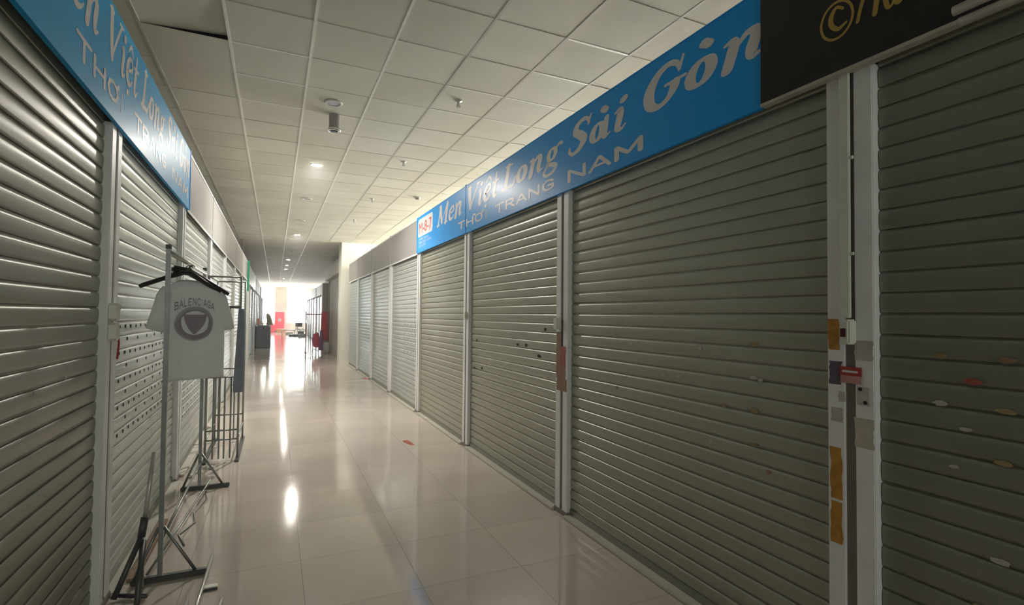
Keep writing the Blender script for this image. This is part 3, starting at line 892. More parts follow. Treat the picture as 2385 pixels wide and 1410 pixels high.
# ring with an inner c
R_ = []
for k in range(10):
    t = 2 * PI * k / 10; R_.append((.335 + .062 * math.cos(t) , 2.665 + .072 * math.sin(t), .010))
stroke(bm, R_, fnB, True, 0)
stroke(bm, [(.36, 2.700, .010), (.335, 2.715, .014), (.315, 2.690, .02), (.315, 2.655, .02), (.34, 2.628, .016), (.372, 2.640, .010)], fnB, False, 1)
stroke(bm, [(.415, 2.618, .014), (.425, 2.66, .014), (.44, 2.70, .016), (.462, 2.712, .010)], fnB, False, 2)
stroke(bm, [(.475, 2.615, .018), (.482, 2.66, .02), (.492, 2.71, .02), (.50, 2.75, .014)], fnB, False, 1)
stroke(bm, [(.455, 2.685, .008), (.53, 2.69, .008)], fnB, False, 3)
for k, (x, top) in enumerate(((.515, 2.70), (.545, 2.69), (.575, 2.74), (.605, 2.69), (.635, 2.69))):
    stroke(bm, [(x, top, .016), (x - .004, 2.66, .018), (x + .004, 2.618, .016), (x + .022, 2.625, .008), (x + .03, 2.68, .007)], fnB, False, 1 + k % 3)
link('gold_lettering', bm, M['gold'], o)
# ------------------------------------------------------------------ ceiling fittings
def downlight(x, y, kind, label, group='ceiling downlights'):
    o = empty('downlight', (x, y, H), label, 'ceiling light', group)
    bm = new_bm(); lathe(bm, [(.062, -.002), (.068, -.014), (.088, -.010), (.092, -.003), (.09, .0), (.062, .0)], n=28)
    link('trim_ring', bm, M['reflector'], o, True)
    bm = new_bm(); lathe(bm, [(0, -.008), (.04, -.009), (.064, -.006), (.064, .0)], n=28)
    link('lens', bm, M[{'main': 'lens_main', 'mid': 'lens_mid', 'on': 'lens_on', 'off': 'lens_off', 'dark': 'can'}[kind]], o, True)
    return o
for y, kd, lab in ((5.51, 'off', 'unlit round downlight with lilac lens, nearest in the ceiling row'), (7.91, 'main', 'brightest round downlight, dazzling, second in the ceiling row'),
                   (10.35, 'dark', 'unlit downlight just beyond the brightest one'), (12.85, 'dark', 'unlit downlight, second beyond the brightest one'),
                   (15.23, 'mid', 'lit oval downlight halfway along the ceiling row'), (22.43, 'on', 'first of the far lit downlights'), (25.05, 'on', 'second of the far lit downlights'),
                   (27.3, 'on', 'third of the far lit downlights'), (34.7, 'on', 'fourth far downlight, near the end windows'), (44.0, 'on', 'last downlight, just before the end windows')):
    downlight(.5 if y < 20 else .43, y, kd, lab)
o = empty('hanging_lamp_can', (.545, 5.85, H), 'grey cylinder with chrome lower ring hanging from the ceiling behind the nearest downlight', 'ceiling light')
bm = new_bm(); tube(bm, [(0, 0, 0), (0, 0, -.15)], .058, 24)
link('can', bm, M['can'], o, False)
bm = new_bm(); lathe(bm, [(.056, -.148), (.066, -.152), (.070, -.165), (.066, -.180), (.05, -.182), (.046, -.170)], n=28)
link('chrome_ring', bm, M['chrome'], o, True)
def sprinkler(x, y, label):
    o = empty('sprinkler_head', (x, y, H), label, 'sprinkler', 'ceiling sprinklers')
    bm = new_bm(); lathe(bm, [(.04, 0), (.038, -.006), (.014, -.012), (.012, -.03), (.016, -.034), (.006, -.05), (0, -.05)], n=16)
    link('escutcheon', bm, M['reflector'], o, True)
    bm = new_bm(); lathe(bm, [(0, -.060), (.022, -.060), (.022, -.063), (0, -.064)], n=14)
    tube(bm, [(.013, 0, -.03), (.016, 0, -.05), (.004, 0, -.061)], .002, 5); tube(bm, [(-.013, 0, -.03), (-.016, 0, -.05), (-.004, 0, -.061)], .002, 5)
    link('deflector', bm, M['can'], o)
for x, y, lab in ((1.64, 4.9, 'nearest sprinkler head in the ceiling right of the lights'), (1.61, 7.2, 'second sprinkler head from the camera'), (1.61, 9.8, 'third sprinkler head from the camera'),
                  (1.61, 12.2, 'fourth sprinkler head from the camera'), (1.55, 19.1, 'far sprinkler head near the beige shop'), (1.46, 23.2, 'farthest sprinkler head, over the brown clothes rack')):
    sprinkler(x, y, lab)
def detector(x, y, label):
    o = empty('smoke_detector', (x, y, H), label, 'smoke detector', 'smoke detectors')
    bm = new_bm(); lathe(bm, [(.055, 0), (.055, -.016), (.048, -.024)], n=22)
    link('base', bm, M['reflector'], o, True)
    bm = new_bm(); lathe(bm, [(.046, -.024), (.042, -.034), (.03, -.042), (0, -.044)], n=22)
    link('sensor_cap', bm, M['can'], o, True)
detector(2.346, 9.29, 'smoke detector over the right-hand booths, above the blue sign end')
detector(2.3, 18.4, 'smoke detector near the white pillar')
detector(.45, 19.2, 'smoke detector in line with the far downlights')

# ------------------------------------------------------------------ left far side: green post and shopfronts
o = empty('green_post', (XG + .02, 16.95, 0), 'tall post painted green at the top, left-hand side', 'post')
bm = new_bm(); box(bm, -.05, .03, -.05, .05, 2.15, 3.05, .004); link('upper_section', bm, M['green'], o)
bm = new_bm(); box(bm, -.05, .03, -.05, .05, 0, 2.15, .004); link('lower_section', bm, M['alu'], o)
bm = new_bm(); box(bm, XG - .06, XG, 14.60, 14.66, 2.99, 3.38, .003)
tag(link('ceiling_strut', bm, M['alu_dark']), 'thin dark strut rising above the left-hand fascia before the green post', 'strut')

def shopfront(side, y0, y1, label, n=4, mt='slat_blue', pm='panel_teal', xf=None, z1=3.0):
    x = xf if xf is not None else (XF if side > 0 else XG)
    o = empty('shopfront', (x, (y0 + y1) / 2, 0), label, 'shopfront', 'far shopfronts'); yc = (y0 + y1) / 2
    for k in range(n + 1):
        y = y0 + (y1 - y0) * k / n - yc
        bm = new_bm(); xs_ = sorted((0, side * .08)); box(bm, xs_[0], xs_[1], y - .05, y + .05, 0, z1, .003)
        link('frame_post', bm, M['alu'], o)
    bm = new_bm(); nsl = int(2.35 / PITCH)
    for k in range(nsl):
        z = .05 + k * PITCH; prev = None
        for dz, d in PROF:
            a = bm.verts.new((side * .05 - side * d, y0 - yc, z + dz)); b = bm.verts.new((side * .05 - side * d, y1 - yc, z + dz))
            if prev: bm.faces.new((prev[0], prev[1], b, a))
            prev = (a, b)
    link('slat_curtain', bm, M[mt], o)
    bm = new_bm(); xs_ = sorted((-side * .01, side * .03)); box(bm, xs_[0], xs_[1], y0 - yc, y1 - yc, 2.42, z1, .003)
    link('fascia', bm, M[pm], o)
    bm = new_bm(); xs_ = sorted((side * .09, side * 2.2)); box(bm, xs_[0], xs_[1], y0 - yc, y1 - yc, 0, 2.9)
    link('booth_body', bm, M['panel'], o)
    return o
shopfront(-1, 17.1, 23.5, 'far left-hand shopfront with pale teal fascia just past the green post', 3)
shopfront(-1, 24.0, 30.5, 'farthest left-hand shopfront, behind the charcoal-covered counter', 3, pm='panel')
shopfront(-1, 32.0, 38.0, 'left-hand shopfront nearest the end windows', 3, 'slat_lit', 'panel')
shopfront(1, 22.6, 29.5, 'far right-hand bluish shopfront behind the brown clothes rack', 4, pm='panel', z1=2.92)
shopfront(1, 30.0, 38.5, 'right-hand shopfront nearest the end windows', 4, pm='panel', z1=2.92)
bm = new_bm(); box(bm, 1.72, 2.05, 22.05, 22.5, 0, 2.75, .005)
struct('pillar_brown', bm, M['brownpillar'])
# beige shop with big shutter box
o = empty('beige_shutter', (2.0, 19.5, 0), 'tall plain beige shutter door beside the white pillar', 'shutter')
bm = new_bm(); box(bm, -.02, .05, -2.3, 2.3, 0, 2.82, .003); link('door_leaf', bm, M['beige'], o)
for y in (-2.42, 2.42):
    bm = new_bm(); box(bm, -.05, .1, y - .1, y + .1, 0, 2.82, .004); link('jamb', bm, M['panel'], o)
bm = new_bm(); box(bm, -.03, -.02, -2.16, -2.13, 1.15, 1.5, .002); link('handle', bm, M['pvc'], o)
o = empty('shutter_box_sign', (1.9, 19.45, 2.82), 'beige box sign with worn white letters above the beige shutter door', 'sign')
bm = new_bm(); box(bm, -.1, .2, -2.47, 2.45, 0, .42, .006); link('housing', bm, M['beige'], o)
bm = new_bm()
for k in range(6):
    y = 1.9 - k * .52
    f = lambda u, z, l, y=y: (-.1015 - l * .0004, y - u, z)
    sh = [[(.0, .12, .05), (.0, .30, .05)], [(.0, .30, .05), (.2, .28, .05), (.2, .14, .05), (.0, .12, .05)], [(.3, .12, .05), (.3, .3, .05)]][k % 3:]
    for q_, s_ in enumerate(sh): stroke(bm, s_, f, False, q_)
link('worn_lettering', bm, M['white'], o)

# ------------------------------------------------------------------ garment racks and clothes
def garment_rack():
    o = empty('garment_rack', (-.555, 4.27, 0), 'tall steel garment rack standing along the left-hand shutters, holding the T-shirt', 'clothes rack')
    a, b = -.82, .82
    for y, nm in ((a, 'near'), (b, 'far')):
        bm = new_bm(); box(bm, -.012, .012, y - .012, y + .012, .03, 1.86, .003)
        u = link('upright', bm, M['steel'], o)
        bm = new_bm(); box(bm, -.014, .014, y - .014, y + .014, 1.86, 1.885, .002)
        link('end_cap', bm, M['steel_dark'], u)
    bm = new_bm(); tube(bm, [(.005, a, 1.84), (.005, b, 1.84)], .0145, 12)
    link('top_rail', bm, M['steel_pale'], o, True)
    for y in (a, b):
        bm = new_bm(); box(bm, -.135, .225, y - .017, y + .017, .004, .034, .004)
        link('foot', bm, M['steel_dark'], o)
        for s in (-1, 1):
            bm = new_bm(); tube(bm, [(s * .012, y, .30), (.0 + (.17 if s > 0 else -.12), y, .03)], .009, 8)
            link('brace', bm, M['steel'], o, True)
    bm = new_bm(); tube(bm, [(0, a, .22), (0, b, .22)], .008, 8); link('lower_rail', bm, M['steel'], o, True)
    bm = new_bm(); tube(bm, [(-.06, a, .05), (.08, b, .07)], .007, 8); link('tie_rod', bm, M['steel'], o, True)
    return o
garment_rack()
# second upright stand close to the near end, white upper tube
o = empty('folded_stand', (-.63, 3.42, 0), 'short white and dark stand leaning by the near foot of the garment rack', 'stand')
bm = new_bm(); tube(bm, [(.018, .12, .70), (.0, .02, .36)], .012, 10); link('white_tube', bm, M['steel_pale'], o, True)
bm = new_bm(); tube(bm, [(.0, .02, .37), (-.01, -.0, .27)], .019, 10); link('connector', bm, M['steel_dark'], o, True)
bm = new_bm(); tube(bm, [(-.01, 0, .28), (.0, -.02, .01)], .012, 10); link('lower_tube', bm, M['steel_pale'], o, True)
bm = new_bm(); tube(bm, [(-.012, 0, .27), (-.10, -.12, .012)], .014, 10); link('leg', bm, M['steel_dark'], o, True)
bm = new_bm(); tube(bm, [(-.0, 0, .25), (.02, -.22, .012)], .014, 10); link('leg', bm, M['steel_dark'], o, True)
bm = new_bm(); tube(bm, [(-.08, -.1, .018), (.05, -.16, .018)], .011, 8); link('cross_bar', bm, M['steel_dark'], o, True)

def hanger_mesh(o, wl, wr, zl, zr, thick=.017):
    bm = new_bm()
    tube(bm, [(wl, 0, zl), (wl * .93, 0, zl + .012), (wl * .45, 0, zl * .42), (0, 0, -.0), (wr * .45, 0, zr * .42), (wr * .93, 0, zr + .012), (wr, 0, zr)], thick, 10,
         radii=[thick * .8, thick, thick * 1.0, thick * 1.3, thick * 1.0, thick, thick * .8])
    for v in bm.verts: v.co.z = v.co.z
    link('arms', bm, M['hanger'], o, True)
    bm = new_bm()
    pts = [(0, 0, .0), (0, 0, .045)]
    link_pts = pts + [(.018 * math.sin(t), 0, .062 + .018 - .018 * math.cos(t) - .0) for t in [.0]]
    pts = [(0, 0, 0), (0, 0, .03)] + [(.016 - .016 * math.cos(t), 0, .03 + .016 * math.sin(t)) for t in (.6, 1.2, 1.8, 2.4, 3.0)]
    tube(bm, pts, .0035, 8)
    link('hook', bm, M['steel_dark'], o, True)
def hanger(x, y, z, rz, label, wl=-.2, wr=.2, zl=-.09, zr=-.09, th=.013):
    o = empty('clothes_hanger', (x, y, z), label, 'clothes hanger', 'black hangers on the garment rack', rz)
    hanger_mesh(o, wl, wr, zl, zr, th)
    o.scale = (SC, SC, SC)
    return o
ang = math.radians(35)
SC = .92   # the shirt and its hangers stand a little nearer than the plane they were measured on
def HZ(z): return 1.5 + SC * (z - 1.5)
def on_plane(s, z=0): return (SC * (-.60 + s * math.cos(ang)), SC * (4.4 + s * math.sin(ang)), z)
hx, hy, _ = on_plane(.005)
hanger(hx, hy, HZ(1.80), ang, 'broad black hanger whose left arm sticks out beside the T-shirt', -.30, .22, -.125, -.13, .016)
hanger(hx + .015, hy + .03, HZ(1.805), ang - .2, 'black hanger tangled behind the broad one, above the T-shirt collar', -.13, .27, -.045, -.16, .015)
hanger(hx + .02, hy - .045, HZ(1.795), ang + .15, 'black hanger in front of the tangle, sloping down to the right shoulder', -.06, .26, -.02, -.15, .016)
bm = new_bm(); box(bm, -.07, .06, -.022, .022, -.012, .038, .012)
o = link('hanger_clamp', bm, M['hanger']); o.location = (hx - .02, hy, HZ(1.79)); o.rotation_euler = (0, .1, ang)
tag(o, 'black plastic block clamping the tangled hangers together', 'clamp')

# T-shirt: one continuous cloth, rows of superellipse rings
shirt = empty('t_shirt', on_plane(0), 'grey-green T-shirt with arched lettering and an oval emblem, hanging on the rack', 'T-shirt', rz=ang)
shirt.location.z = 1.5 * (1 - SC); shirt.scale = (SC, SC, SC)
bm = new_bm()
def cross(sl, sr, d, z, n=40, dz=0, ph=0):
    out = []
    c_, hw = (sl + sr) / 2, (sr - sl) / 2
    for k in range(n):
        t = 2 * PI * k / n
        ct, st = math.cos(t), math.sin(t)
        x = c_ + hw * math.copysign(abs(ct) ** .75, ct)
        wv = .006 * math.sin(x * 38 + z * 9 + ph) * min(1, max(0, (1.72 - z) / .3))
        y = d * math.copysign(abs(st) ** .8, st) + wv
        out.append(bm.verts.new((x, y, z + dz * abs(ct))))
    return out
rows = [(1.735, -.045, .115, .018, 0), (1.722, -.070, .150, .026, -.006), (1.700, -.125, .215, .036, -.012), (1.675, -.165, .255, .044, -.008), (1.64, -.178, .272, .05, 0), (1.58, -.165, .285, .054, 0), (1.50, -.145, .29, .055, 0),
        (1.42, -.135, .288, .052, 0), (1.33, -.128, .29, .05, 0), (1.22, -.122, .292, .048, 0), (1.12, -.118, .295, .048, 0), (1.04, -.113, .298, .05, 0), (1.012, -.112, .300, .052, 0)]
rr = [cross(a, b, d, z, dz=dz) for z, a, b, d, dz in rows]
for a, b in zip(rr, rr[1:]):
    for k in range(40): bm.faces.new((a[k], a[(k + 1) % 40], b[(k + 1) % 40], b[k]))
def sleeve(pts, n=20):
    rg = []
    for (x, z, wx, wz, d) in pts:
        rg.append([bm.verts.new((x + wx * math.cos(2 * PI * k / n), d * math.sin(2 * PI * k / n), z + wz * math.cos(2 * PI * k / n))) for k in range(n)])
    for a, b in zip(rg, rg[1:]):
        for k in range(n): bm.faces.new((a[k], a[(k + 1) % n], b[(k + 1) % n], b[k]))
sleeve([(-.105, 1.625, -.045, .060, .044), (-.135, 1.58, -.05, .055, .045), (-.160, 1.50, -.052, .028, .045), (-.180, 1.43, -.055, .02, .043), (-.192, 1.375, -.058, .018, .043)])
sleeve([(.215, 1.63, .05, .055, .044), (.252, 1.575, .055, .045, .045), (.285, 1.49, .052, .02, .045), (.308, 1.43, .050, .012, .043), (.322, 1.372, .048, .01, .043)])
so = link('cloth', bm, M['shirt'], shirt, True)
so.modifiers.new('s', 'SOLIDIFY').thickness = .002
bm = new_bm()
tube(bm, [(.035 + .082 * math.cos(t), .024 * math.sin(t) , 1.735 - .012 * (1 - math.sin(t))) for t in [2 * PI * k / 20 for k in range(21)]], .007, 8, caps=False)
link('collar', bm, M['shirt'], shirt, True)
# print laid on the front (local -y side), follows the cloth
def front_y(x, z):
    for (za, a1, b1, d1, _), (zb, a2, b2, d2, _) in zip(rows, rows[1:]):
        if zb <= z <= za:
            t = (za - z) / (za - zb); a, b, d = a1 + (a2 - a1) * t, b1 + (b2 - b1) * t, d1 + (d2 - d1) * t
            u = max(-1, min(1, (x - (a + b) / 2) / ((b - a) / 2)))
            ct = abs(u) ** (1 / .75); st = math.sqrt(max(0, 1 - ct * ct))
            wv = .006 * math.sin(x * 38 + z * 9) * min(1, max(0, (1.72 - z) / .3))
            return -d * st ** .8 + wv
    return -.05
def fnS(u, z, l): return (u, front_y(u, z) - .0035 - l * .0006, z)
bm = new_bm()
cx, cz = .045, 1.42
stroke(bm, [(cx + .125 * math.cos(t), cz + .115 * math.sin(t), .022) for t in [2 * PI * k / 14 for k in range(14)]], fnS, True, 0)
link('oval_border', bm, M['print_pale'], shirt)
bm = new_bm()
stroke(bm, [(cx + .11 * math.cos(t), cz + .098 * math.sin(t) , .03 if math.sin(t) < .3 else .012) for t in [2 * PI * k / 14 for k in range(14)]], fnS, True, 1)
link('oval_ring', bm, M['print_dark'], shirt)
bm = new_bm()
# inverted shield built from short horizontal bands so it follows the cloth
for k in range(12):
    z0_, z1_ = 1.485 - k * .0122, 1.485 - (k + 1) * .0122
    hw0, hw1 = .078 * (1 - (k / 12) ** 2.2), .078 * (1 - ((k + 1) / 12) ** 2.2)
    for m_ in range(6):
        u0, u1 = -1 + m_ / 3, -1 + (m_ + 1) / 3
        quad(bm, [fnS(cx + u0 * hw0, z0_, 1.5), fnS(cx + u1 * hw0, z0_, 1.5), fnS(cx + u1 * hw1, z1_, 1.5), fnS(cx + u0 * hw1, z1_, 1.5)])
link('shield_emblem', bm, M['print_dark'], shirt)
def fnArch(u, z, l):
    t = (u - cx) / .14
    return fnS(u, z - .040 * t * t, 1 + l * .25)
bm = new_bm(); caps(bm, 'BALENCIAGA', cx - .14, cx + .14, 1.555, .052, fnArch, .17)
link('arched_lettering', bm, M['print_dark'], shirt)

# second rack behind, across the aisle side
o = empty('steel_display_rack', (-.48, 6.0, 0), 'steel tube display rack with a barred lower section, behind the T-shirt', 'clothes rack')
for x in (-.135, .155):
    bm = new_bm(); tube(bm, [(x, 0, 0), (x, 0, 1.88)], .011, 10); link('upright', bm, M['steel'], o, True)
    bm = new_bm(); tube(bm, [(x, .9, 0), (x, .9, 1.88)], .011, 10); link('upright', bm, M['steel'], o, True)
for z, y, nm in ((1.87, 0, 'top_bar'), (1.87, .9, 'top_bar'), (.845, 0, 'middle_bar'), (.845, .9, 'middle_bar'), (.305, 0, 'lower_bar'), (.21, .0, 'lower_bar'), (.305, .9, 'lower_bar')):
    bm = new_bm(); tube(bm, [(-.135, y, z), (.155, y, z)], .009, 8); link(nm, bm, M['steel'], o, True)
for x in (-.07, -.015, .03, .085):
    bm = new_bm(); tube(bm, [(x, 0, .02), (x, 0, .845)], .008, 8); link('vertical_bar', bm, M['steel'], o, True)
for x in (-.1, .06):
    bm = new_bm(); tube(bm, [(x, .9, .02), (x, .9, .845)], .008, 8); link('vertical_bar', bm, M['steel'], o, True)
for x in (-.135, .155):
    for z in (.21, .845, 1.87):
        bm = new_bm(); tube(bm, [(x, 0, z), (x, .9, z)], .008, 8); link('side_rail', bm, M['steel'], o, True)
for x in (-.135, .155):
    bm = new_bm(); box(bm, x - .02, x + .02, -.12, 1.02, .0, .02, .004); link('foot', bm, M['steel_dark'], o)
o = empty('rack_arm', (-.38, 5.9, 1.56), 'short dark display arm holding a slate cloth beside the T-shirt sleeve', 'display arm')
bm = new_bm(); box(bm, -.09, .06, -.012, .012, -.012, .012, .003); link('arm', bm, M['steel_dark'], o)
bm = new_bm(); tube(bm, [(-.04, 0, -.01), (-.04, 0, -.06)], .012, 8); link('knob', bm, M['steel_dark'], o, True)
# slate cloth hanging from the arm
bm = new_bm()
rg = []
for z, wd, d, xo in ((1.545, .022, .012, .035), (1.50, .03, .02, .035), (1.35, .034, .026, .034), (1.15, .04, .03, .03), (.95, .046, .034, .026), (.78, .05, .036, .022), (.70, .045, .03, .02)):
    rg.append([bm.verts.new((xo + (wd + .004 * math.sin(5 * 2 * PI * k / 18)) * math.cos(2 * PI * k / 18), d * math.sin(2 * PI * k / 18), z)) for k in range(18)])
for a, b in zip(rg, rg[1:]):
    for k in range(18): bm.faces.new((a[k], a[(k + 1) % 18], b[(k + 1) % 18], b[k]))
bm.faces.new(rg[0]); bm.faces.new(rg[-1][::-1])
o = link('hanging_cloth', bm, M['grey_cloth'], smooth=True); o.location = (-.345, 5.9, 0)
tag(o, 'narrow slate-grey cloth hanging at the right of the T-shirt', 'cloth')

# loose rods and scraps on the floor
def rod(p, q_, r, label, mt='steel_pale'):
    bm = new_bm(); tube(bm, [p, q_], r, 10)
    return tag(link('loose_rod', bm, M[mt], smooth=True), label, 'rod', 'loose rods on the floor')
rod((-.320, 3.66, .013), (-.340, 2.70, .013), .010, 'long pale rod lying on the floor with a metal clip')
rod((-.384, 3.15, .012), (-.40, 2.6, .012), .011, 'pale rod end at the bottom edge, left of the clip')
rod((-.222, 3.08, .012), (-.25, 2.6, .012), .011, 'pale rod end at the bottom edge, right of the clip')
bm = new_bm(); box(bm, -.035, .04, -.02, .02, 0, .016, .003)
o = empty('metal_clip', (-.295, 3.25, .0), 'small bright metal clip on the floor beside the long pale rod', 'clip')
link('plate', bm, M['chrome'], o)
bm = new_bm(); box(bm, -.03, .04, -.026, -.02, .002, .012, .001); link('jaw', bm, M['steel_dark'], o)
bm = new_bm(); tube(bm, [(-.50, 5.0, .006), (-.47, 4.8, .006), (-.52, 4.5, .006), (-.49, 4.3, .006), (-.56, 4.1, .006), (-.50, 3.9, .006)], .005, 8)
tag(link('loose_string', bm, M['steel'], smooth=True), 'thin grey string trailing on the floor under the garment rack', 'string')
bm = new_bm(); box(bm, -.72, -.67, 3.5, 4.42, 0, .018, .003)  # strip added in place of the sill's reflection on the floor
tag(link('sill_reflection_strip', bm, M['brown_paper']), 'pinkish batten of the sill, added as a strip along the left-hand threshold', 'reflection')
for k, (x, y, s_) in enumerate(((-.62, 5.62, .03), (-.58, 5.75, .025), (-.67, 5.5, .03), (-.53, 5.72, .028))):
    bm = new_bm(); bmesh.ops.create_icosphere(bm, subdivisions=2, radius=s_)
    for v in bm.verts: v.co *= random.uniform(.8, 1.15); v.co.z *= .6
    o = link('crumpled_wrapper', bm, M['pvc']); o.location = (x, y, s_ * .55)
    tag(o, ['crumpled pale wrapper in the middle of the litter under the display rack', 'crumpled pale wrapper at the back of the litter under the display rack', 'crumpled pale wrapper closest to the left-hand shutter', 'crumpled pale wrapper nearest the display rack upright'][k], 'wrapper', 'wrappers under the display rack')
for k, (x, y, wx, wy, rz) in enumerate(((1.45, 6.0, .05, .30, .15), (1.96, 12.3, .12, .35, .4))):
    bm = new_bm()
    pts = [(wx * math.cos(t) * random.uniform(.6, 1), wy * math.sin(t) * random.uniform(.7, 1) * .6, .0012) for t in [2 * PI * q_ / 12 for q_ in range(12)]]
    f = quad(bm, pts); bm.normal_update(); bmesh.ops.solidify(bm, geom=[f], thickness=.0008)
    o = link('red_paint_mark', bm, M['red_paper']); o.location = (x, y, 0); o.rotation_euler = (0, 0, rz)
    tag(o, ['faint red smear on the floor in front of the logo-end shutter', 'red smear on the floor by the far right-hand shutters'][k], 'stain')

# ------------------------------------------------------------------ far objects
o = empty('covered_counter', (-.56, 25.7, 0), 'charcoal-covered counter block on the far left', 'counter')
bm = new_bm()
v = [(-.19, -1.2, 0), (.38, -1.2, 0), (.40, 1.3, 0), (-.19, 1.3, 0), (-.17, -1.1, .96), (.36, -1.1, .96), (.38, 1.2, .96), (-.18, 1.2, .96)]
V = [bm.verts.new(p) for p in v]
for f in ((0, 1, 5, 4), (1, 2, 6, 5), (2, 3, 7, 6), (3, 0, 4, 7), (4, 5, 6, 7), (3, 2, 1, 0)): bm.faces.new([V[k] for k in f])
bmesh.ops.bevel(bm, geom=bm.edges[:], offset=.03, segments=3, affect='EDGES')
link('cover_sheet', bm, M['charcoal'], o)
bm = new_bm(); box(bm, -.15, .32, -1.0, 1.1, .958, .985, .004); link('counter_top', bm, M['steel'], o)
o = empty('draped_chair', (-.36, 25.2, .985), 'olive cloth draped over a chair back on the charcoal counter', 'chair')
bm = new_bm(); 
for x in (-.13, .13): tube(bm, [(x, .1, 0), (x * .9, .12, .30), (x * .6, .13, .50), (0, .13, .56)], .018, 8)
link('chair_back', bm, M['chair_dark'], o, True)
bm = new_bm(); rg = []
for z, wd, xo in ((.50, .06, .05), (.40, .09, .09), (.2, .11, .13), (.0, .13, .15)):
    rg.append([bm.verts.new((xo + wd * math.cos(2 * PI * k / 14), .10 + .05 * math.sin(2 * PI * k / 14), z)) for k in range(14)])
for a, b in zip(rg, rg[1:]):
    for k in range(14): bm.faces.new((a[k], a[(k + 1) % 14], b[(k + 1) % 14], b[k]))
bm.faces.new(rg[0])
link('olive_drape', bm, M['olive'], o, True)
bm = new_bm(); box(bm, -.72, -.60, 24.75, 25.0, .985, 1.28, .006)
tag(link('carton', bm, M['orange']), 'orange carton on the left end of the charcoal counter', 'carton')
bm = new_bm(); box(bm, -.70, -.54, 25.75, 26.05, .985, 1.16, .006)
tag(link('carton', bm, M['pvc']), 'white carton beside the draped chair on the charcoal counter', 'carton')

o = empty('red_cabinet', (.32, 46.1, 0), 'tall red cabinet against the wall between the end windows', 'cabinet')
bm = new_bm(); box(bm, -.34, .36, -.22, .25, .12, 1.62, .01); link('body', bm, M['cabinet_red'], o)
bm = new_bm(); box(bm, -.30, .32, -.24, -.22, .18, 1.56, .006); d = link('door', bm, M['cabinet_red'], o)
bm = new_bm(); lathe(bm, [(0, 0), (.14, 0), (.14, .01), (0, .01)], n=24)
bmesh.ops.rotate(bm, verts=bm.verts[:], cent=(0, 0, 0), matrix=Matrix.Rotation(PI / 2, 3, 'X')); bmesh.ops.translate(bm, verts=bm.verts[:], vec=(.02, -.241, .98))
link('round_emblem', bm, M['skin_grey'], d)
bm = new_bm(); box(bm, -.34, .36, -.2, .25, 0, .12); link('plinth', bm, M['chair_dark'], o)
o = empty('red_crate', (-.25, 44.9, 0), 'low red crate stack left of the red cabinet', 'crate')
bm = new_bm(); box(bm, -.28, .25, -.3, .3, 0, .32, .01); link('lower_crate', bm, M['cabinet_red'], o)
bm = new_bm(); box(bm, -.20, .28, -.25, .25, .325, .62, .01); link('upper_crate', bm, M['cabinet_red'], o)
bm = new_bm(); box(bm, -.2, .45, -.28, .28, 0, .3, .01)
o = link('carton', bm, M['orange']); o.location = (.32, 44.2, 0); tag(o, 'orange-brown carton on the floor before the red cabinet', 'carton')
# wall panel behind the cabinet
bm = new_bm(); box(bm, -.02, .86, 46.38, 46.5, 2.0, H, .002)
struct('trim_1', bm, M['beige'])

def chair(x, y, z, rot, label, group='stacked chairs and tables near the end windows'):
    o = empty('metal_chair', (x, y, z), label, 'chair', group)
    o.rotation_euler = rot
    bm = new_bm(); box(bm, -.21, .21, -.21, .21, .43, .46, .01); link('seat', bm, M['chair_dark'], o)
    bm = new_bm(); box(bm, -.2, .2, .19, .215, .62, .88, .008); link('backrest', bm, M['chair_dark'], o)
    for sx in (-.19, .19):
        bm = new_bm(); tube(bm, [(sx, -.19, 0), (sx, -.19, .44)], .013, 8); link('leg', bm, M['steel'], o, True)
        bm = new_bm(); tube(bm, [(sx, .24, 0), (sx, .19, .44), (sx, .205, .88)], .013, 8); link('leg', bm, M['steel'], o, True)
    return o
chair(1.62, 37.1, 0, (0, 0, .6), 'upright dark chair against the right-hand shopfront near the end')
chair(1.55, 38.0, .0, (0, 0, 2.4), 'dark chair half turned behind the overturned table')
chair(1.6, 39.0, .46, (PI, 0, .2), 'dark chair upside down near the end windows, legs in the air') .location.z = .90
o = empty('low_table', (.85, 39.2, 0), 'low dark table lying among the chairs near the end windows', 'table')
bm = new_bm(); box(bm, -.45, .45, -.35, .35, .34, .38, .008)
link('table_top', bm, M['chair_dark'], o)
for sx in (-.4, .4):
    for sy2 in (-.3, .3):
        bm = new_bm(); tube(bm, [(sx, sy2, 0), (sx, sy2, .34)], .016, 8); link('leg', bm, M['steel'], o, True)
bm = new_bm(); box(bm, .55, 1.0, 36.9, 37.3, 0, .10, .01)
bm.free()
for k, (x, y, a, b, c_, lab) in enumerate(((1.15, 37.4, .3, .2, .12, 'flat dark bundle on the floor before the low table'), (.95, 40.3, .25, .2, .18, 'small pale box left of the low table'), (1.6, 36.4, .22, .2, .16, 'small grey box in front of the dark chairs'))):
    bm = new_bm(); box(bm, -a, a, -b, b, 0, c_, .02)
    o = link('floor_bundle', bm, M[['chair_dark', 'pvc', 'skin_grey'][k]]); o.location = (x, y, 0); tag(o, lab, 'bundle')

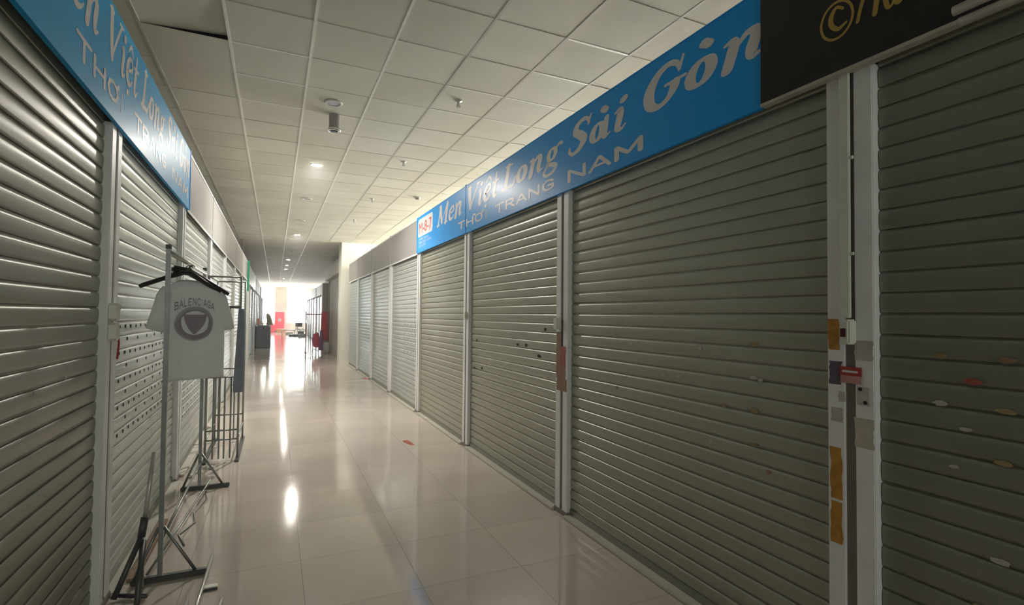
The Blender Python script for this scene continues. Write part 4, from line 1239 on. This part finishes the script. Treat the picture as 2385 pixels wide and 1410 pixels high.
# brown garment rack with red clothes
o = empty('brown_garment_rack', (1.50, 21.3, 0), 'brown garment rack in front of the beige shutter, hung with red clothes', 'clothes rack')
for x in (-.42, .42):
    bm = new_bm(); box(bm, x - .022, x + .022, -.022, .022, 0.03, 1.60, .004); link('upright', bm, M['brown_metal'], o)
    bm = new_bm(); box(bm, x - .03, x + .03, -.25, .25, 0, .03, .004); link('foot', bm, M['brown_metal'], o)
bm = new_bm(); box(bm, -.42, .42, -.016, .016, 1.46, 1.50, .004); link('top_rail', bm, M['brown_metal'], o)
def drape(name, loc, prof, mt, label, cat='clothing'):
    bm = new_bm(); rg = []
    n = 22
    for z, wx, wy, xo in prof:
        rg.append([bm.verts.new((xo + (wx + .012 * math.sin(6 * 2 * PI * k / n)) * math.cos(2 * PI * k / n), (wy + .012 * math.sin(5 * 2 * PI * k / n)) * math.sin(2 * PI * k / n), z)) for k in range(n)])
    for a, b in zip(rg, rg[1:]):
        for k in range(n): bm.faces.new((a[k], a[(k + 1) % n], b[(k + 1) % n], b[k]))
    bm.faces.new(rg[0]); bm.faces.new(rg[-1][::-1])
    o = link(name, bm, M[mt], smooth=True); o.location = loc
    return tag(o, label, cat)
drape('red_garment', (1.74, 21.09, 0), [(1.60, .06, .08, .0), (1.54, .11, .12, 0), (1.2, .12, .14, 0), (.8, .13, .15, 0), (.48, .14, .14, .0)], 'garment_red', 'long red garment hanging at the right end of the brown rack')
drape('crimson_bag', (1.44, 21.02, 0), [(.78, .04, .05, .02), (.70, .10, .10, 0), (.5, .14, .13, 0), (.30, .14, .13, .02), (.22, .08, .08, .03)], 'pink', 'rounded crimson bag hanging low under the brown rack', 'bag')
drape('purple_scarf', (1.61, 20.78, 0), [(.88, .04, .05, 0), (.6, .05, .06, 0), (.25, .07, .07, 0), (.13, .09, .07, 0)], 'purple', 'purple cloth hanging between the crimson bag and the red garment', 'cloth')
drape('grey_basin', (1.80, 20.75, 0), [(.42, .08, .08, 0), (.35, .12, .12, 0), (.2, .13, .13, 0), (.06, .10, .10, 0), (.0, .06, .06, 0)], 'skin_grey', 'round pale grey sack on the floor below the red garment', 'sack')
bm = new_bm(); tube(bm, [(1.27, 20.9, .01), (1.30, 20.9, .12), (1.40, 20.9, .16), (1.5, 20.9, .08)], .01, 8)
tag(link('bent_wire', bm, M['steel_dark'], smooth=True), 'bent dark wire on the floor beside the crimson bag', 'wire')

# ------------------------------------------------------------------ haze volume added to mimic lens glare
if GLARE_VEIL > 0:
    bm = new_bm(); box(bm, XL + .01, XR - .01, YB + .01, YE - .01, .005, H - .01)
    hz = link('veil', bm)
    ma = bpy.data.materials.new('thin_glare_veil'); ma.use_nodes = True
    nt = ma.node_tree; nt.nodes.clear()
    out = nt.nodes.new('ShaderNodeOutputMaterial'); vs = nt.nodes.new('ShaderNodeVolumeScatter')
    vs.inputs['Color'].default_value = (.93, .97, 1, 1)
    vs.inputs['Density'].default_value = GLARE_VEIL; vs.inputs['Anisotropy'].default_value = .35
    nt.links.new(vs.outputs[0], out.inputs['Volume'])
    hz.data.materials.append(ma)
    tag(hz, 'thin bright haze added to mimic lens glare across the hall', 'veil', kind='stuff')
